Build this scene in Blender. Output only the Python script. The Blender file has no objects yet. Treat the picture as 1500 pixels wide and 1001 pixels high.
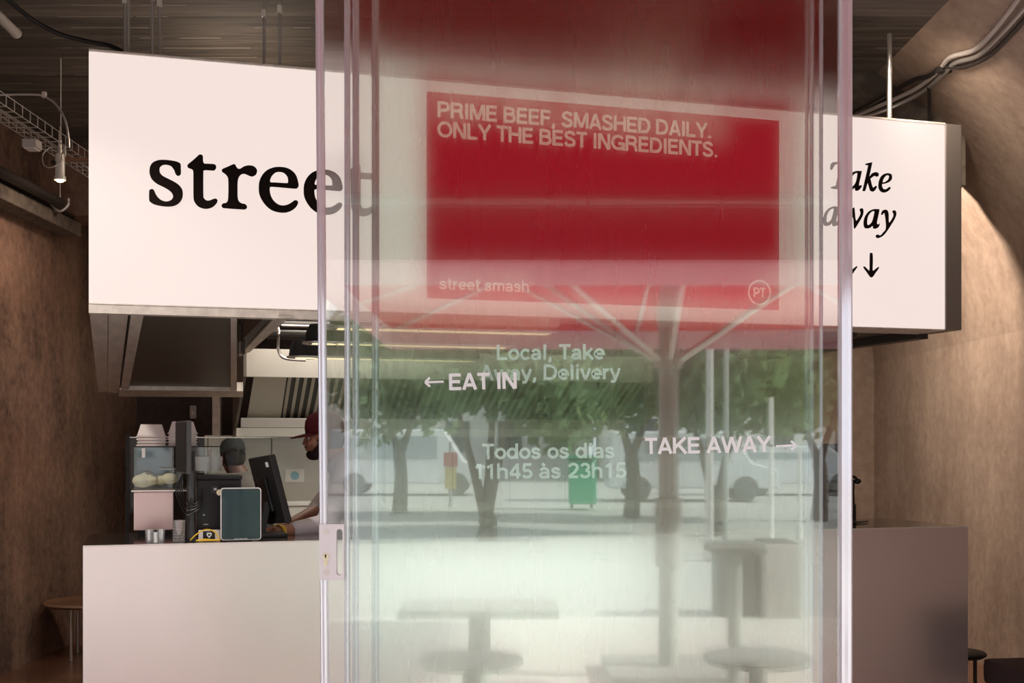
import bpy, bmesh, math, random
from mathutils import Vector, Matrix
from mathutils.geometry import tessellate_polygon
random.seed(7)
SC = bpy.context.scene
COL = SC.collection
R = math.radians
# ------------------------------------------------------------------ camera
F = 1800.0                       # focal length in pixels of the 1500 x 1001 frame
HOR = 651.0                      # horizon row
EYE = 1.55
cd = bpy.data.cameras.new('camera')
cam = bpy.data.objects.new('camera', cd); COL.objects.link(cam)
cd.sensor_fit = 'HORIZONTAL'; cd.sensor_width = 36.0; cd.lens = F / 1500 * 36.0
cd.shift_y = (HOR - 500.5) / 1500.0
cd.clip_end = 300
cam.location = (0, 0, EYE); cam.rotation_euler = (R(90), 0, 0)
SC.camera = cam
# ------------------------------------------------------------------ world, sun, exposure
w = bpy.data.worlds.new('sky'); SC.world = w; w.use_nodes = True
bg = w.node_tree.nodes['Background']
bg.inputs[0].default_value = (0.86, 0.91, 1.0, 1); bg.inputs[1].default_value = 1.75
def lamp(kind, name, loc, energy, color=(1, 1, 1), target=None, **kw):
    d = bpy.data.lights.new(name, kind); d.energy = energy; d.color = color
    for k, v in kw.items(): setattr(d, k, v)
    o = bpy.data.objects.new(name, d); COL.objects.link(o); o.location = loc
    if target is not None:
        o.rotation_euler = (Vector(target) - Vector(loc)).to_track_quat('-Z', 'Y').to_euler()
    return o
lamp('SUN', 'sun', (24, 4, 20), 8.2, (1.0, 0.95, 0.88), target=(24 - 24, 4 - 3.5, 20 - 16), angle=R(3))
# room lamps: wall washers and kitchen lights, with added fill lamps among them
WARM = (1.0, 0.82, 0.67)
lamp('SPOT', 'wall_wash_right_spot', (1.9, 8.0, 3.45), 560, WARM, target=(3.3, 8.1, 2.6), spot_size=R(150), spot_blend=1.0, shadow_soft_size=.15)
lamp('SPOT', 'wall_wash_right_spot_near', (2.0, 6.4, 3.6), 60, WARM, target=(3.3, 7.4, 2.4), spot_size=R(95), spot_blend=1.0, shadow_soft_size=.15)
lamp('SPOT', 'wall_wash_left_spot', (-2.2, 7.9, 3.5), 100, (1.0, .74, .57), target=(-3.42, 8.4, 1.3), spot_size=R(115), spot_blend=1.0, shadow_soft_size=.1)
lamp('POINT', 'ceiling_fill_light', (-1.5, 6.9, 3.35), 11, WARM, shadow_soft_size=.1)  # bare fill lamp hidden behind the sign, added to brighten the ceiling
lamp('POINT', 'ceiling_fill_light_far', (.9, 8.0, 3.3), 12, WARM, shadow_soft_size=.1)  # second hidden lamp without a fixture, added as ceiling fill
FILL_SPOTS = [(-2.3, 4.4), (-0.9, 4.2), (0.6, 4.2), (2.0, 4.5)]  # unseen spots added to brighten the interior and the counter
for i_, (x_, y_) in enumerate(FILL_SPOTS):
    lamp('SPOT', 'entrance_fill_light', (x_, y_, 3.52), 160 if x_ < 0 else 50, (1.0, .90, .82), target=[(-1.45, 5.9, 1.2), (-.9, 4.6, 0), (.6, 4.6, 0), (2.1, 4.8, 0)][i_], spot_size=R(58 if i_ == 0 else 75), spot_blend=.8, shadow_soft_size=.06)
lamp('AREA', 'kitchen_ceiling_light', (-0.7, 8.3, 2.55), 42, (1.0, 0.92, 0.82), target=(-0.7, 8.6, 0), size=1.6)
lamp('AREA', 'kitchen_ceiling_light_far', (1.2, 8.6, 2.55), 14, (1.0, 0.92, 0.82), target=(1.2, 8.8, 0), size=1.4)
vs = SC.view_settings
SC.display_settings.display_device = 'sRGB'
vs.view_transform = 'Standard'; vs.look = 'None'; vs.gamma = 1.0; vs.exposure = 0.0; vs.use_curve_mapping = False
cy = SC.cycles
cy.max_bounces = 14; cy.diffuse_bounces = 4; cy.glossy_bounces = 6; cy.transmission_bounces = 10
cy.transparent_max_bounces = 64; cy.use_denoising = True; cy.denoising_prefilter = 'ACCURATE'; cy.use_adaptive_sampling = False
cy.sample_clamp_indirect = 6.0

# ------------------------------------------------------------------ projection helpers
def U(px, py, Y):
    return Vector(((px - 750) / F * Y, Y, EYE + (HOR - py) / F * Y))
KA = Vector((-1.874, 5.44, 0)); KB = Vector((2.458, 6.725, 0))
KU = (KB - KA).normalized(); KV = Vector((-KU.y, KU.x, 0)); TH = math.atan2(KU.y, KU.x)
def K(a, b, z=0.0):
    p = KA + KU * a + KV * b; p.z = z; return p
def UK(px, py, b):
    """point of the kiosk's own frame (a along the front, b back from it, z up) seen at a pixel"""
    d = Vector(((px - 750) / F, 1.0, 0))
    t = (b + KV.dot(KA)) / KV.dot(d)
    p = d * t
    return Vector((KU.dot(p - KA), b, EYE + (HOR - py) / F * t))

# ------------------------------------------------------------------ materials
def nodes(name):
    m = bpy.data.materials.new(name); m.use_nodes = True
    nt = m.node_tree
    return m, nt, nt.nodes, nt.links, nt.nodes['Principled BSDF']
def mat(name, col, rough=.5, metal=0.0, noise=0.0, scale=8.0, bump=0.0, emit=0.0, coat=0.0, stretch=(1, 1, 1), trans=0.0):
    m, nt, N, L, p = nodes(name)
    c = (*col, 1)
    p.inputs['Base Color'].default_value = c
    p.inputs['Roughness'].default_value = rough
    p.inputs['Metallic'].default_value = metal
    p.inputs['Coat Weight'].default_value = coat
    if emit:
        p.inputs['Emission Color'].default_value = c; p.inputs['Emission Strength'].default_value = emit
        p.inputs['Base Color'].default_value = (*[x * .12 for x in col], 1)
    if noise or bump:
        tc = N.new('ShaderNodeTexCoord'); mp = N.new('ShaderNodeMapping'); mp.inputs['Scale'].default_value = stretch
        nz = N.new('ShaderNodeTexNoise'); nz.inputs['Scale'].default_value = scale; nz.inputs['Detail'].default_value = 5
        L.new(tc.outputs['Object'], mp.inputs[0]); L.new(mp.outputs[0], nz.inputs['Vector'])
        if noise and not emit:
            rp = N.new('ShaderNodeValToRGB')
            rp.color_ramp.elements[0].position = .3; rp.color_ramp.elements[1].position = .7
            rp.color_ramp.elements[0].color = (*[x * (1 - noise) for x in col], 1)
            rp.color_ramp.elements[1].color = (*[min(1, x * (1 + noise)) for x in col], 1)
            L.new(nz.outputs[0], rp.inputs[0]); L.new(rp.outputs[0], p.inputs['Base Color'])
        if bump:
            b = N.new('ShaderNodeBump'); b.inputs['Strength'].default_value = bump; b.inputs['Distance'].default_value = .02
            L.new(nz.outputs[0], b.inputs['Height']); L.new(b.outputs[0], p.inputs['Normal'])
    return m
def concrete(name, c0, c1, streak=.5, rough=.75, bump=.5):
    m, nt, N, L, p = nodes(name)
    tc = N.new('ShaderNodeTexCoord')
    def noise(scale, st, det=6):
        mp = N.new('ShaderNodeMapping'); mp.inputs['Scale'].default_value = st
        n = N.new('ShaderNodeTexNoise'); n.inputs['Scale'].default_value = scale; n.inputs['Detail'].default_value = det
        n.inputs['Roughness'].default_value = .65
        L.new(tc.outputs['Object'], mp.inputs[0]); L.new(mp.outputs[0], n.inputs['Vector']); return n
    a = noise(1.1, (1, 1, 1)); b = noise(2.2, (1, 1, .22)); g = noise(14, (1, 1, 1), 8)
    mx = N.new('ShaderNodeMix'); mx.data_type = 'FLOAT'; mx.inputs[0].default_value = streak
    L.new(a.outputs[0], mx.inputs[2]); L.new(b.outputs[0], mx.inputs[3])
    m2 = N.new('ShaderNodeMix'); m2.data_type = 'FLOAT'; m2.inputs[0].default_value = .28
    L.new(mx.outputs[0], m2.inputs[2]); L.new(g.outputs[0], m2.inputs[3])
    rp = N.new('ShaderNodeValToRGB'); e = rp.color_ramp.elements
    e[0].position = .42; e[1].position = .60; e[0].color = (*c0, 1); e[1].color = (*c1, 1)
    L.new(m2.outputs[0], rp.inputs[0]); L.new(rp.outputs[0], p.inputs['Base Color'])
    bp = N.new('ShaderNodeBump'); bp.inputs['Strength'].default_value = bump; bp.inputs['Distance'].default_value = .03
    L.new(m2.outputs[0], bp.inputs['Height']); L.new(bp.outputs[0], p.inputs['Normal'])
    p.inputs['Roughness'].default_value = rough
    return m
def boards(name, c0, c1, width=.17):
    m, nt, N, L, p = nodes(name)
    tc = N.new('ShaderNodeTexCoord'); sep = N.new('ShaderNodeSeparateXYZ'); L.new(tc.outputs['Object'], sep.inputs[0])
    d = N.new('ShaderNodeMath'); d.operation = 'DIVIDE'; d.inputs[1].default_value = width; L.new(sep.outputs[1], d.inputs[0])
    fr = N.new('ShaderNodeMath'); fr.operation = 'FRACT'; L.new(d.outputs[0], fr.inputs[0])
    fl = N.new('ShaderNodeMath'); fl.operation = 'FLOOR'; L.new(d.outputs[0], fl.inputs[0])
    wn = N.new('ShaderNodeTexWhiteNoise'); wn.noise_dimensions = '1D'; L.new(fl.outputs[0], wn.inputs['W'])
    mp = N.new('ShaderNodeMapping'); mp.inputs['Scale'].default_value = (.8, 7, 1)
    nz = N.new('ShaderNodeTexNoise'); nz.inputs['Scale'].default_value = 3; nz.inputs['Detail'].default_value = 7
    L.new(tc.outputs['Object'], mp.inputs[0]); L.new(mp.outputs[0], nz.inputs['Vector'])
    mx = N.new('ShaderNodeMix'); mx.data_type = 'FLOAT'; mx.inputs[0].default_value = .3
    L.new(nz.outputs[0], mx.inputs[2]); L.new(wn.outputs[0], mx.inputs[3])
    rp = N.new('ShaderNodeValToRGB'); e = rp.color_ramp.elements
    e[0].position = .3; e[1].position = .72; e[0].color = (*c0, 1); e[1].color = (*c1, 1); L.new(mx.outputs[0], rp.inputs[0])
    # pale fins of cement where two shuttering boards met
    gt = N.new('ShaderNodeMath'); gt.operation = 'LESS_THAN'; gt.inputs[1].default_value = .06; L.new(fr.outputs[0], gt.inputs[0])
    n2 = N.new('ShaderNodeTexNoise'); n2.inputs['Scale'].default_value = 1.7; n2.inputs['Detail'].default_value = 4
    L.new(tc.outputs['Object'], n2.inputs['Vector'])
    g2 = N.new('ShaderNodeMath'); g2.operation = 'GREATER_THAN'; g2.inputs[1].default_value = .53; L.new(n2.outputs[0], g2.inputs[0])
    ml = N.new('ShaderNodeMath'); ml.operation = 'MULTIPLY'; L.new(gt.outputs[0], ml.inputs[0]); L.new(g2.outputs[0], ml.inputs[1])
    mc = N.new('ShaderNodeMix'); mc.data_type = 'RGBA'; L.new(ml.outputs[0], mc.inputs[0])
    L.new(rp.outputs[0], mc.inputs[6]); mc.inputs[7].default_value = (.30, .26, .22, 1)
    L.new(mc.outputs[2], p.inputs['Base Color'])
    bp = N.new('ShaderNodeBump'); bp.inputs['Strength'].default_value = .6; bp.inputs['Distance'].default_value = .03
    L.new(mx.outputs[0], bp.inputs['Height']); L.new(bp.outputs[0], p.inputs['Normal'])
    p.inputs['Roughness'].default_value = .8
    return m
def pane_mat(name, gloss, haze, tint):
    """dirty door glass: clear + a hazy forward scatter + a mirror reflection"""
    m = bpy.data.materials.new(name); m.use_nodes = True; nt = m.node_tree; N = nt.nodes; L = nt.links; N.clear()
    out = N.new('ShaderNodeOutputMaterial'); t = N.new('ShaderNodeBsdfTransparent'); t.inputs[0].default_value = (*tint, 1)
    h = N.new('ShaderNodeBsdfRefraction'); h.inputs['Roughness'].default_value = .42; h.inputs['IOR'].default_value = 1.12
    h.inputs[0].default_value = (*tint, 1)
    g = N.new('ShaderNodeBsdfGlossy'); g.inputs['Roughness'].default_value = .015; g.inputs[0].default_value = (.95, 1, .97, 1)
    tc = N.new('ShaderNodeTexCoord'); mp = N.new('ShaderNodeMapping'); mp.inputs['Scale'].default_value = (5, 1, .7)
    nz = N.new('ShaderNodeTexNoise'); nz.inputs['Scale'].default_value = 3; nz.inputs['Detail'].default_value = 5
    L.new(tc.outputs['Object'], mp.inputs[0]); L.new(mp.outputs[0], nz.inputs['Vector'])
    mr = N.new('ShaderNodeMapRange'); mr.inputs[1].default_value = .3; mr.inputs[2].default_value = .7
    mr.inputs[3].default_value = haze * .88; mr.inputs[4].default_value = haze * 1.12
    L.new(nz.outputs[0], mr.inputs[0])
    a = N.new('ShaderNodeMixShader'); L.new(mr.outputs[0], a.inputs[0]); L.new(t.outputs[0], a.inputs[1]); L.new(h.outputs[0], a.inputs[2])
    b = N.new('ShaderNodeMixShader'); b.inputs[0].default_value = gloss
    L.new((a if haze else t).outputs[0], b.inputs[1]); L.new(g.outputs[0], b.inputs[2]); L.new(b.outputs[0], out.inputs[0])
    return m
def mix_mat(name, parts):
    """weighted mix of simple shaders: (kind, colour, roughness, weight)"""
    m = bpy.data.materials.new(name); m.use_nodes = True; nt = m.node_tree; N = nt.nodes; L = nt.links; N.clear()
    out = N.new('ShaderNodeOutputMaterial'); acc = None; tot = 0
    for kind, c, r, wt in parts:
        s = N.new('ShaderNodeBsdf' + kind); s.inputs[0].default_value = (*c, 1)
        if kind == 'Glossy': s.inputs['Roughness'].default_value = r
        tot += wt
        if acc is None: acc = s
        else:
            x = N.new('ShaderNodeMixShader'); x.inputs[0].default_value = wt / tot
            L.new(acc.outputs[0], x.inputs[1]); L.new(s.outputs[0], x.inputs[2]); acc = x
    L.new(acc.outputs[0], out.inputs[0]); return m

MT = {}
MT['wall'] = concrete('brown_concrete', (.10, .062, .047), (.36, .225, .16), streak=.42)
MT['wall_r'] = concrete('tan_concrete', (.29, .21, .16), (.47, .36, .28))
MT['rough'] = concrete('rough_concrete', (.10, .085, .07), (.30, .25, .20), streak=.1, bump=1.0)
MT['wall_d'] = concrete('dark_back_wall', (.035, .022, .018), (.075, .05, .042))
MT['bounce_floor'] = mat('pale_bounce_floor', (.66, .60, .55), .35, noise=.1, scale=40)  # pale finish made up to bounce light up under the canopy
MT['haunch'] = concrete('haunch_concrete', (.11, .085, .068), (.34, .27, .21), streak=.15, bump=1.0)
MT['ceil'] = boards('shuttered_ceiling', (.06, .050, .042), (.18, .15, .125))
MT['floor'] = concrete('polished_floor', (.16, .075, .045), (.30, .15, .09), streak=.2, rough=.25, bump=.05)
MT['steel'] = mat('brushed_steel', (.78, .73, .68), .22, 1.0, noise=.04, scale=5, stretch=(1, 1, 30))
MT['counter'] = mat('satin_counter_steel', (.97, .88, .85), .28, .80, noise=.02, scale=2)
MT['galv'] = mat('galvanised_metal', (.80, .74, .67), .4, .15, noise=.14, scale=9, stretch=(2, .4, 2))
MT['galvd'] = mat('dark_metal_beam', (.07, .06, .055), .45, .5)
MT['signwhite'] = mat('lit_sign_face', (1.0, .845, .785), .4, emit=.88)
MT['signred'] = mat('lit_red_print', (.55, .013, .030), .35, emit=.72)
MT['signcream'] = mat('lit_cream_print', (1.0, .76, .64), .4, emit=1.05)
MT['letter'] = mat('black_vinyl', (.016, .010, .008), .9); MT['letter'].node_tree.nodes['Principled BSDF'].inputs['Specular IOR Level'].default_value = .1
MT['endcap'] = mat('grey_sign_end', (.21, .185, .165), .45, .2)
MT['dark'] = mat('dark_panel', (.15, .135, .115), .4, .1, noise=.1, scale=1)
MT['black'] = mat('black_plastic', (.007, .007, .008), .35)
MT['blackm'] = mat('matt_black_plastic', (.014, .0135, .014), .6)
MT['grey'] = mat('charcoal_plastic', (.06, .06, .062), .42)
MT['screen'] = mat('teal_dark_screen', (.012, .035, .042), .08, coat=.5)
MT['white'] = mat('white_plastic', (.80, .77, .74), .4)
MT['paper'] = mat('white_paperboard', (.82, .74, .70), .75)
MT['yellow'] = mat('yellow_cord', (.85, .55, .04), .5)
MT['worktop'] = mat('dark_worktop', (.030, .027, .025), .15, coat=.3)
MT['rose'] = mat('rose_steel', (.78, .58, .56), .25, .7)
MT['seal'] = mix_mat('clear_door_seal', [('Transparent', (.93, .93, .97), 0, .25), ('Diffuse', (.88, .86, .90), 0, .40), ('Glossy', (.97, .96, 1.0), .12, .35)])
MT['glassedge'] = mix_mat('polished_glass_edge', [('Transparent', (.8, .9, .87), 0, .35), ('Glossy', (.9, .9, .9), .1, .5), ('Diffuse', (.55, .62, .6), 0, .15)])
MT['cleargl'] = mix_mat('clear_glass', [('Transparent', (.96, .98, .97), 0, .965), ('Glossy', (1, 1, 1), .03, .035)])
MT['cup'] = mix_mat('clear_cup_glass', [('Transparent', (.93, .95, .95), 0, .55), ('Glossy', (1, 1, 1), .08, .3), ('Diffuse', (.8, .8, .8), 0, .15)])
MT['backface'] = mix_mat('glass_far_face', [('Transparent', (.985, 1, .992), 0, 1.0)])
MT['vinyl'] = mat('white_vinyl', (.86, .90, .89), .5)
MT['vinylg'] = mat('glass_tinted_vinyl', (.66, .88, .76), .6)  # white lettering with the green cast of the glass put into its colour
MT['lock'] = mat('satin_lock_plate', (.80, .75, .75), .38, .35)
MT['brass'] = mat('nickel_brass', (.72, .60, .42), .25, 1.0)
MT['hood'] = mat('hood_steel', (.56, .52, .46), .34, .7, noise=.05, scale=4)
MT['hoodw'] = mat('pale_hood_panel', (.70, .70, .62), .4, .1)
MT['filterd'] = mat('filter_gap', (.02, .02, .02), .4)
MT['glow'] = mat('warm_heat_strip', (1.0, .78, .42), .5, emit=1.7)
MT['bulb'] = mat('warm_bulb', (1.0, .80, .42), .5, emit=9)
MT['tube'] = mat('pale_fitting', (.55, .5, .47), .5)
MT['skin'] = mat('skin', (.46, .22, .145), .5, noise=.08, scale=20)
MT['skin2'] = mat('skin_darker', (.20, .10, .07), .5)
MT['beard'] = mat('dark_brown_hair', (.022, .012, .009), .8)
MT['cap'] = mat('maroon_cap_cloth', (.105, .006, .015), .8, noise=.15, scale=60)
MT['cap2'] = mat('charcoal_cap_cloth', (.03, .027, .027), .85)
MT['shirt'] = mat('pale_lilac_shirt', (.74, .70, .76), .85, bump=.25, scale=7)
MT['shirt2'] = mat('taupe_shirt', (.20, .165, .15), .85)
MT['chaircloth'] = mat('dark_plum_cloth', (.045, .026, .026), .9)
MT['trouser'] = mat('dark_trousers', (.03, .03, .035), .85)
MT['tan_edge'] = mat('pale_wood_edge', (.58, .40, .27), .3)
MT['wood'] = mat('stool_wood', (.30, .16, .09), .35, noise=.25, scale=6, stretch=(1, 8, 1))
MT['redcloth'] = mix_mat('red_awning_cloth', [('Diffuse', (.48, .006, .026), 0, .68), ('Translucent', (.48, .006, .026), 0, .32)])
MT['pinkcloth'] = mix_mat('pale_pink_cloth', [('Diffuse', (.86, .66, .70), 0, .6), ('Translucent', (.86, .66, .70), 0, .4)])
MT['mast'] = mat('grey_mast', (.38, .39, .37), .5)
MT['alu'] = mat('pale_aluminium', (.66, .63, .60), .35, .7)
MT['leaf'] = mix_mat('tree_leaves', [('Diffuse', (.17, .25, .14), 0, .65), ('Translucent', (.24, .34, .15), 0, .35)])
MT['leaf2'] = mix_mat('olive_leaves', [('Diffuse', (.22, .28, .14), 0, .65), ('Translucent', (.28, .34, .15), 0, .35)])
MT['bark'] = mat('tree_bark', (.12, .10, .085), .9, noise=.25, scale=12, bump=.5)
MT['pave'] = mat('limestone_setts', (.60, .58, .54), .7, noise=.13, scale=26, bump=.3)
MT['asphalt'] = mat('grey_plaza', (.44, .43, .41), .8, noise=.08, scale=8)
MT['facade'] = mat('white_render', (.72, .70, .67), .8, noise=.05, scale=3)
MT['facade2'] = mat('grey_render', (.52, .51, .49), .8, noise=.05, scale=3)
MT['win'] = mat('dark_window', (.05, .06, .07), .1)
MT['roof'] = mat('roof_tiles', (.32, .14, .09), .8)
MT['bin'] = mat('green_bin', (.03, .46, .25), .45)
MT['bing'] = mat('dark_street_bin', (.16, .18, .17), .5)
MT['conc'] = mat('pale_planter', (.55, .55, .52), .8)
MT['red'] = mat('sign_red', (.55, .12, .10), .5)
MT['yel'] = mat('sign_yellow', (.62, .5, .2), .5)
MT['blue'] = mat('poster_blue', (.28, .50, .60), .6)
MT['vanwin'] = mat('pale_van_window', (.36, .40, .43), .15); MT['vantyre'] = mat('paled_tyre', (.16, .16, .16), .9)  # van windows and tyres lightened to imitate a soft, low-contrast reflection
MT['tyre'] = mat('tyre_rubber', (.02, .02, .02), .8)
MT['carpaint'] = mat('white_car_paint', (.72, .73, .75), .3, coat=.5)
MT['tabletop'] = mat('grey_table_top', (.46, .50, .50), .4)
MT['crumple'] = mat('cream_wrap', (.72, .66, .46), .7, bump=.8, scale=18)

# ------------------------------------------------------------------ mesh builder
class MB:
    def __init__(s): s.bm = bmesh.new()
    def box(s, c, size, rot=None, bevel=0.0):
        mtx = Matrix.Translation(Vector(c)) @ (rot.to_4x4() if rot is not None else Matrix.Identity(4)) @ Matrix.Diagonal((*size, 1))
        r = bmesh.ops.create_cube(s.bm, size=1, matrix=mtx)
        if bevel:
            es = list({e for v in r['verts'] for e in v.link_edges})
            bmesh.ops.bevel(s.bm, geom=es, offset=bevel, segments=2, affect='EDGES', profile=.7)
        return s
    def b2(s, lo, hi, bevel=0.0):
        lo = Vector(lo); hi = Vector(hi)
        return s.box((lo + hi) / 2, [abs(x) for x in (hi - lo)], None, bevel)
    def cyl(s, p0, p1, r0, r1=None, seg=16, caps=True):
        p0 = Vector(p0); p1 = Vector(p1); d = p1 - p0
        q = d.to_track_quat('Z', 'Y').to_matrix().to_4x4()
        bmesh.ops.create_cone(s.bm, cap_ends=caps, segments=seg, radius1=r0, radius2=r0 if r1 is None else r1, depth=d.length,
                              matrix=Matrix.Translation((p0 + p1) / 2) @ q)
        return s
    def ball(s, c, r, scale=(1, 1, 1), rot=None, u=20, v=12):
        m = Matrix.Translation(Vector(c)) @ (rot.to_4x4() if rot is not None else Matrix.Identity(4)) @ Matrix.Diagonal((*scale, 1))
        bmesh.ops.create_uvsphere(s.bm, u_segments=u, v_segments=v, radius=r, matrix=m); return s
    def tube(s, pts, r, seg=8, smooth=True):
        pts = [Vector(p) for p in pts]
        if smooth and len(pts) > 2: pts = spline(pts, 6)
        rad = r if isinstance(r, (list, tuple)) else None
        rings = []; n = len(pts)
        up = Vector((0, 0, 1))
        for i, p in enumerate(pts):
            t = (pts[min(i + 1, n - 1)] - pts[max(i - 1, 0)]).normalized()
            x = t.cross(up)
            if x.length < .1: x = t.cross(Vector((1, 0, 0)))
            x.normalize(); y = t.cross(x).normalized()
            if rad: k = i / (n - 1) * (len(rad) - 1); j = min(int(k), len(rad) - 2); rr = rad[j] + (rad[j + 1] - rad[j]) * (k - j)
            else: rr = r
            rings.append([s.bm.verts.new(p + (x * math.cos(2 * math.pi * a / seg) + y * math.sin(2 * math.pi * a / seg)) * rr) for a in range(seg)])
        for i in range(n - 1):
            for a in range(seg):
                s.bm.faces.new((rings[i][a], rings[i][(a + 1) % seg], rings[i + 1][(a + 1) % seg], rings[i + 1][a]))
        s.bm.faces.new(rings[0][::-1]); s.bm.faces.new(rings[-1]); return s
    def lathe(s, prof, c=(0, 0, 0), seg=28):
        c = Vector(c); rings = []
        for r, z in prof:
            if r < 1e-6: rings.append([s.bm.verts.new(c + Vector((0, 0, z)))])
            else: rings.append([s.bm.verts.new(c + Vector((r * math.cos(2 * math.pi * a / seg), r * math.sin(2 * math.pi * a / seg), z))) for a in range(seg)])
        for A, B in zip(rings, rings[1:]):
            for a in range(seg):
                b = (a + 1) % seg
                if len(A) == 1 and len(B) == 1: continue
                if len(A) == 1: s.bm.faces.new((A[0], B[b], B[a]))
                elif len(B) == 1: s.bm.faces.new((A[a], A[b], B[0]))
                else: s.bm.faces.new((A[a], A[b], B[b], B[a]))
        return s
    def slab(s, quad, th):
        """closed plate from an outline of points, thickened along th"""
        th = Vector(th)
        a = [s.bm.verts.new(Vector(p)) for p in quad]; b = [s.bm.verts.new(Vector(p) + th) for p in quad]
        n = len(a)
        s.bm.faces.new(a); s.bm.faces.new(b[::-1])
        for i in range(n): s.bm.faces.new((a[i], b[i], b[(i + 1) % n], a[(i + 1) % n]))
        return s
    def poly(s, loops, th=None):
        """flat shape with holes; loops are lists of 3d points"""
        flat = [Vector(p) for lp in loops for p in lp]
        tri = tessellate_polygon([[Vector(p) for p in lp] for lp in loops])
        vs_ = [s.bm.verts.new(p) for p in flat]
        for t in tri:
            try: s.bm.faces.new([vs_[i] for i in t])
            except ValueError: pass
        if th is not None:
            th = Vector(th); o = 0
            for lp in loops:
                n = len(lp); b = [s.bm.verts.new(Vector(p) + th) for p in lp]
                for i in range(n):
                    s.bm.faces.new((vs_[o + i], vs_[o + (i + 1) % n], b[(i + 1) % n], b[i]))
                o += n
        return s
    def ribbon(s, pts, wd, org, ux, uy, closed=False):
        P = [Vector((p[0], p[1])) for p in pts]; n = len(P); Lf = []; Rt = []
        for i in range(n):
            if closed: a, b, c = P[i - 1], P[i], P[(i + 1) % n]
            else: a, b, c = P[max(i - 1, 0)], P[i], P[min(i + 1, n - 1)]
            d0 = (b - a) if (b - a).length > 1e-9 else (c - b); d1 = (c - b) if (c - b).length > 1e-9 else (b - a)
            d0 = d0.normalized(); d1 = d1.normalized(); n0 = Vector((-d0.y, d0.x)); n1 = Vector((-d1.y, d1.x))
            m = (n0 + n1); m = m.normalized() if m.length > .2 else n0
            k = wd / 2 / max(.35, m.dot(n0))
            Lf.append(b + m * k); Rt.append(b - m * k)
        mk = lambda q: s.bm.verts.new(org + ux * q.x + uy * q.y)
        a = [mk(q) for q in Lf]; b = [mk(q) for q in Rt]
        for i in range(n if closed else n - 1):
            j = (i + 1) % n; s.bm.faces.new((a[i], b[i], b[j], a[j]))
        return s
    def obj(s, name, m, parent=None, smooth=False, loc=None, bevel=0.0):
        bmesh.ops.recalc_face_normals(s.bm, faces=s.bm.faces)
        me = bpy.data.meshes.new(name); s.bm.to_mesh(me); s.bm.free()
        for x in (m if isinstance(m, (list, tuple)) else [m]): me.materials.append(MT[x])
        if smooth:
            for p in me.polygons: p.use_smooth = True
            me.set_sharp_from_angle(angle=R(40))
        o = bpy.data.objects.new(name, me); COL.objects.link(o)
        if parent is not None: o.parent = parent
        if loc is not None: o.location = loc
        if bevel:
            md = o.modifiers.new('bevel', 'BEVEL'); md.width = bevel; md.segments = 2; md.limit_method = 'ANGLE'
        return o
def spline(pts, n=6, closed=False):
    out = []; N = len(pts)
    for i in range(N if closed else N - 1):
        if closed: p0, p1, p2, p3 = pts[i - 1], pts[i], pts[(i + 1) % N], pts[(i + 2) % N]
        else: p0, p1, p2, p3 = pts[max(i - 1, 0)], pts[i], pts[i + 1], pts[min(i + 2, N - 1)]
        for k in range(n):
            t = k / n
            out.append(.5 * ((2 * p1) + (p2 - p0) * t + (2 * p0 - 5 * p1 + 4 * p2 - p3) * t * t + (3 * p1 - p0 - 3 * p2 + p3) * t ** 3))
    if not closed: out.append(pts[-1])
    return out
def thing(name, label, cat, loc=(0, 0, 0), rz=0.0, group=None):
    o = bpy.data.objects.new(name, None); COL.objects.link(o); o.empty_display_size = .1
    o.location = loc; o.rotation_euler = (0, 0, rz); return tag(o, label, cat, group)
def tag(o, label, cat, group=None):
    o['label'] = label; o['category'] = cat
    if group: o['group'] = group
    return o
def struct(o, label=None, cat=None):
    o['kind'] = 'structure'
    if label: o['label'] = label
    if cat: o['category'] = cat
    return o
def dup(root, loc, rz=None, label=None):
    r = root.copy(); COL.objects.link(r); r.location = loc
    if rz is not None: r.rotation_euler = (0, 0, rz)
    if label: r['label'] = label
    for ch in list(root.children):
        c = ch.copy(); COL.objects.link(c); c.parent = r
        for g in list(ch.children):
            d = g.copy(); COL.objects.link(d); d.parent = c
    return r
def rotz(a): return Matrix.Rotation(a, 3, 'Z')
def roty(a): return Matrix.Rotation(a, 3, 'Y')
def rotx(a): return Matrix.Rotation(a, 3, 'X')

# ------------------------------------------------------------------ lettering (grotesque, drawn as strokes; cap height 1)
def arc(cx, cy, rx, ry, a0, a1, n=12):
    return [(cx + rx * math.cos(R(a0 + (a1 - a0) * i / n)), cy + ry * math.sin(R(a0 + (a1 - a0) * i / n))) for i in range(n + 1)]
def sp2(pts): return [(p.x, p.y) for p in spline([Vector((x, y)) for x, y in pts], 4)]
T_ = .915; B_ = .085; X_ = .645
SS = sp2([(.57, .73), (.5, .87), (.33, .92), (.16, .86), (.11, .73), (.18, .6), (.34, .515), (.5, .43), (.58, .28), (.5, .13), (.33, .075), (.15, .12), (.08, .28)])
ss = sp2([(.42, .50), (.37, .60), (.25, .645), (.13, .60), (.1, .51), (.15, .42), (.26, .365), (.38, .31), (.43, .21), (.37, .11), (.25, .07), (.12, .11), (.07, .22)])
def O_(cx, cy, rx, ry): return arc(cx, cy, rx, ry, 0, 360, 24)
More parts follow.
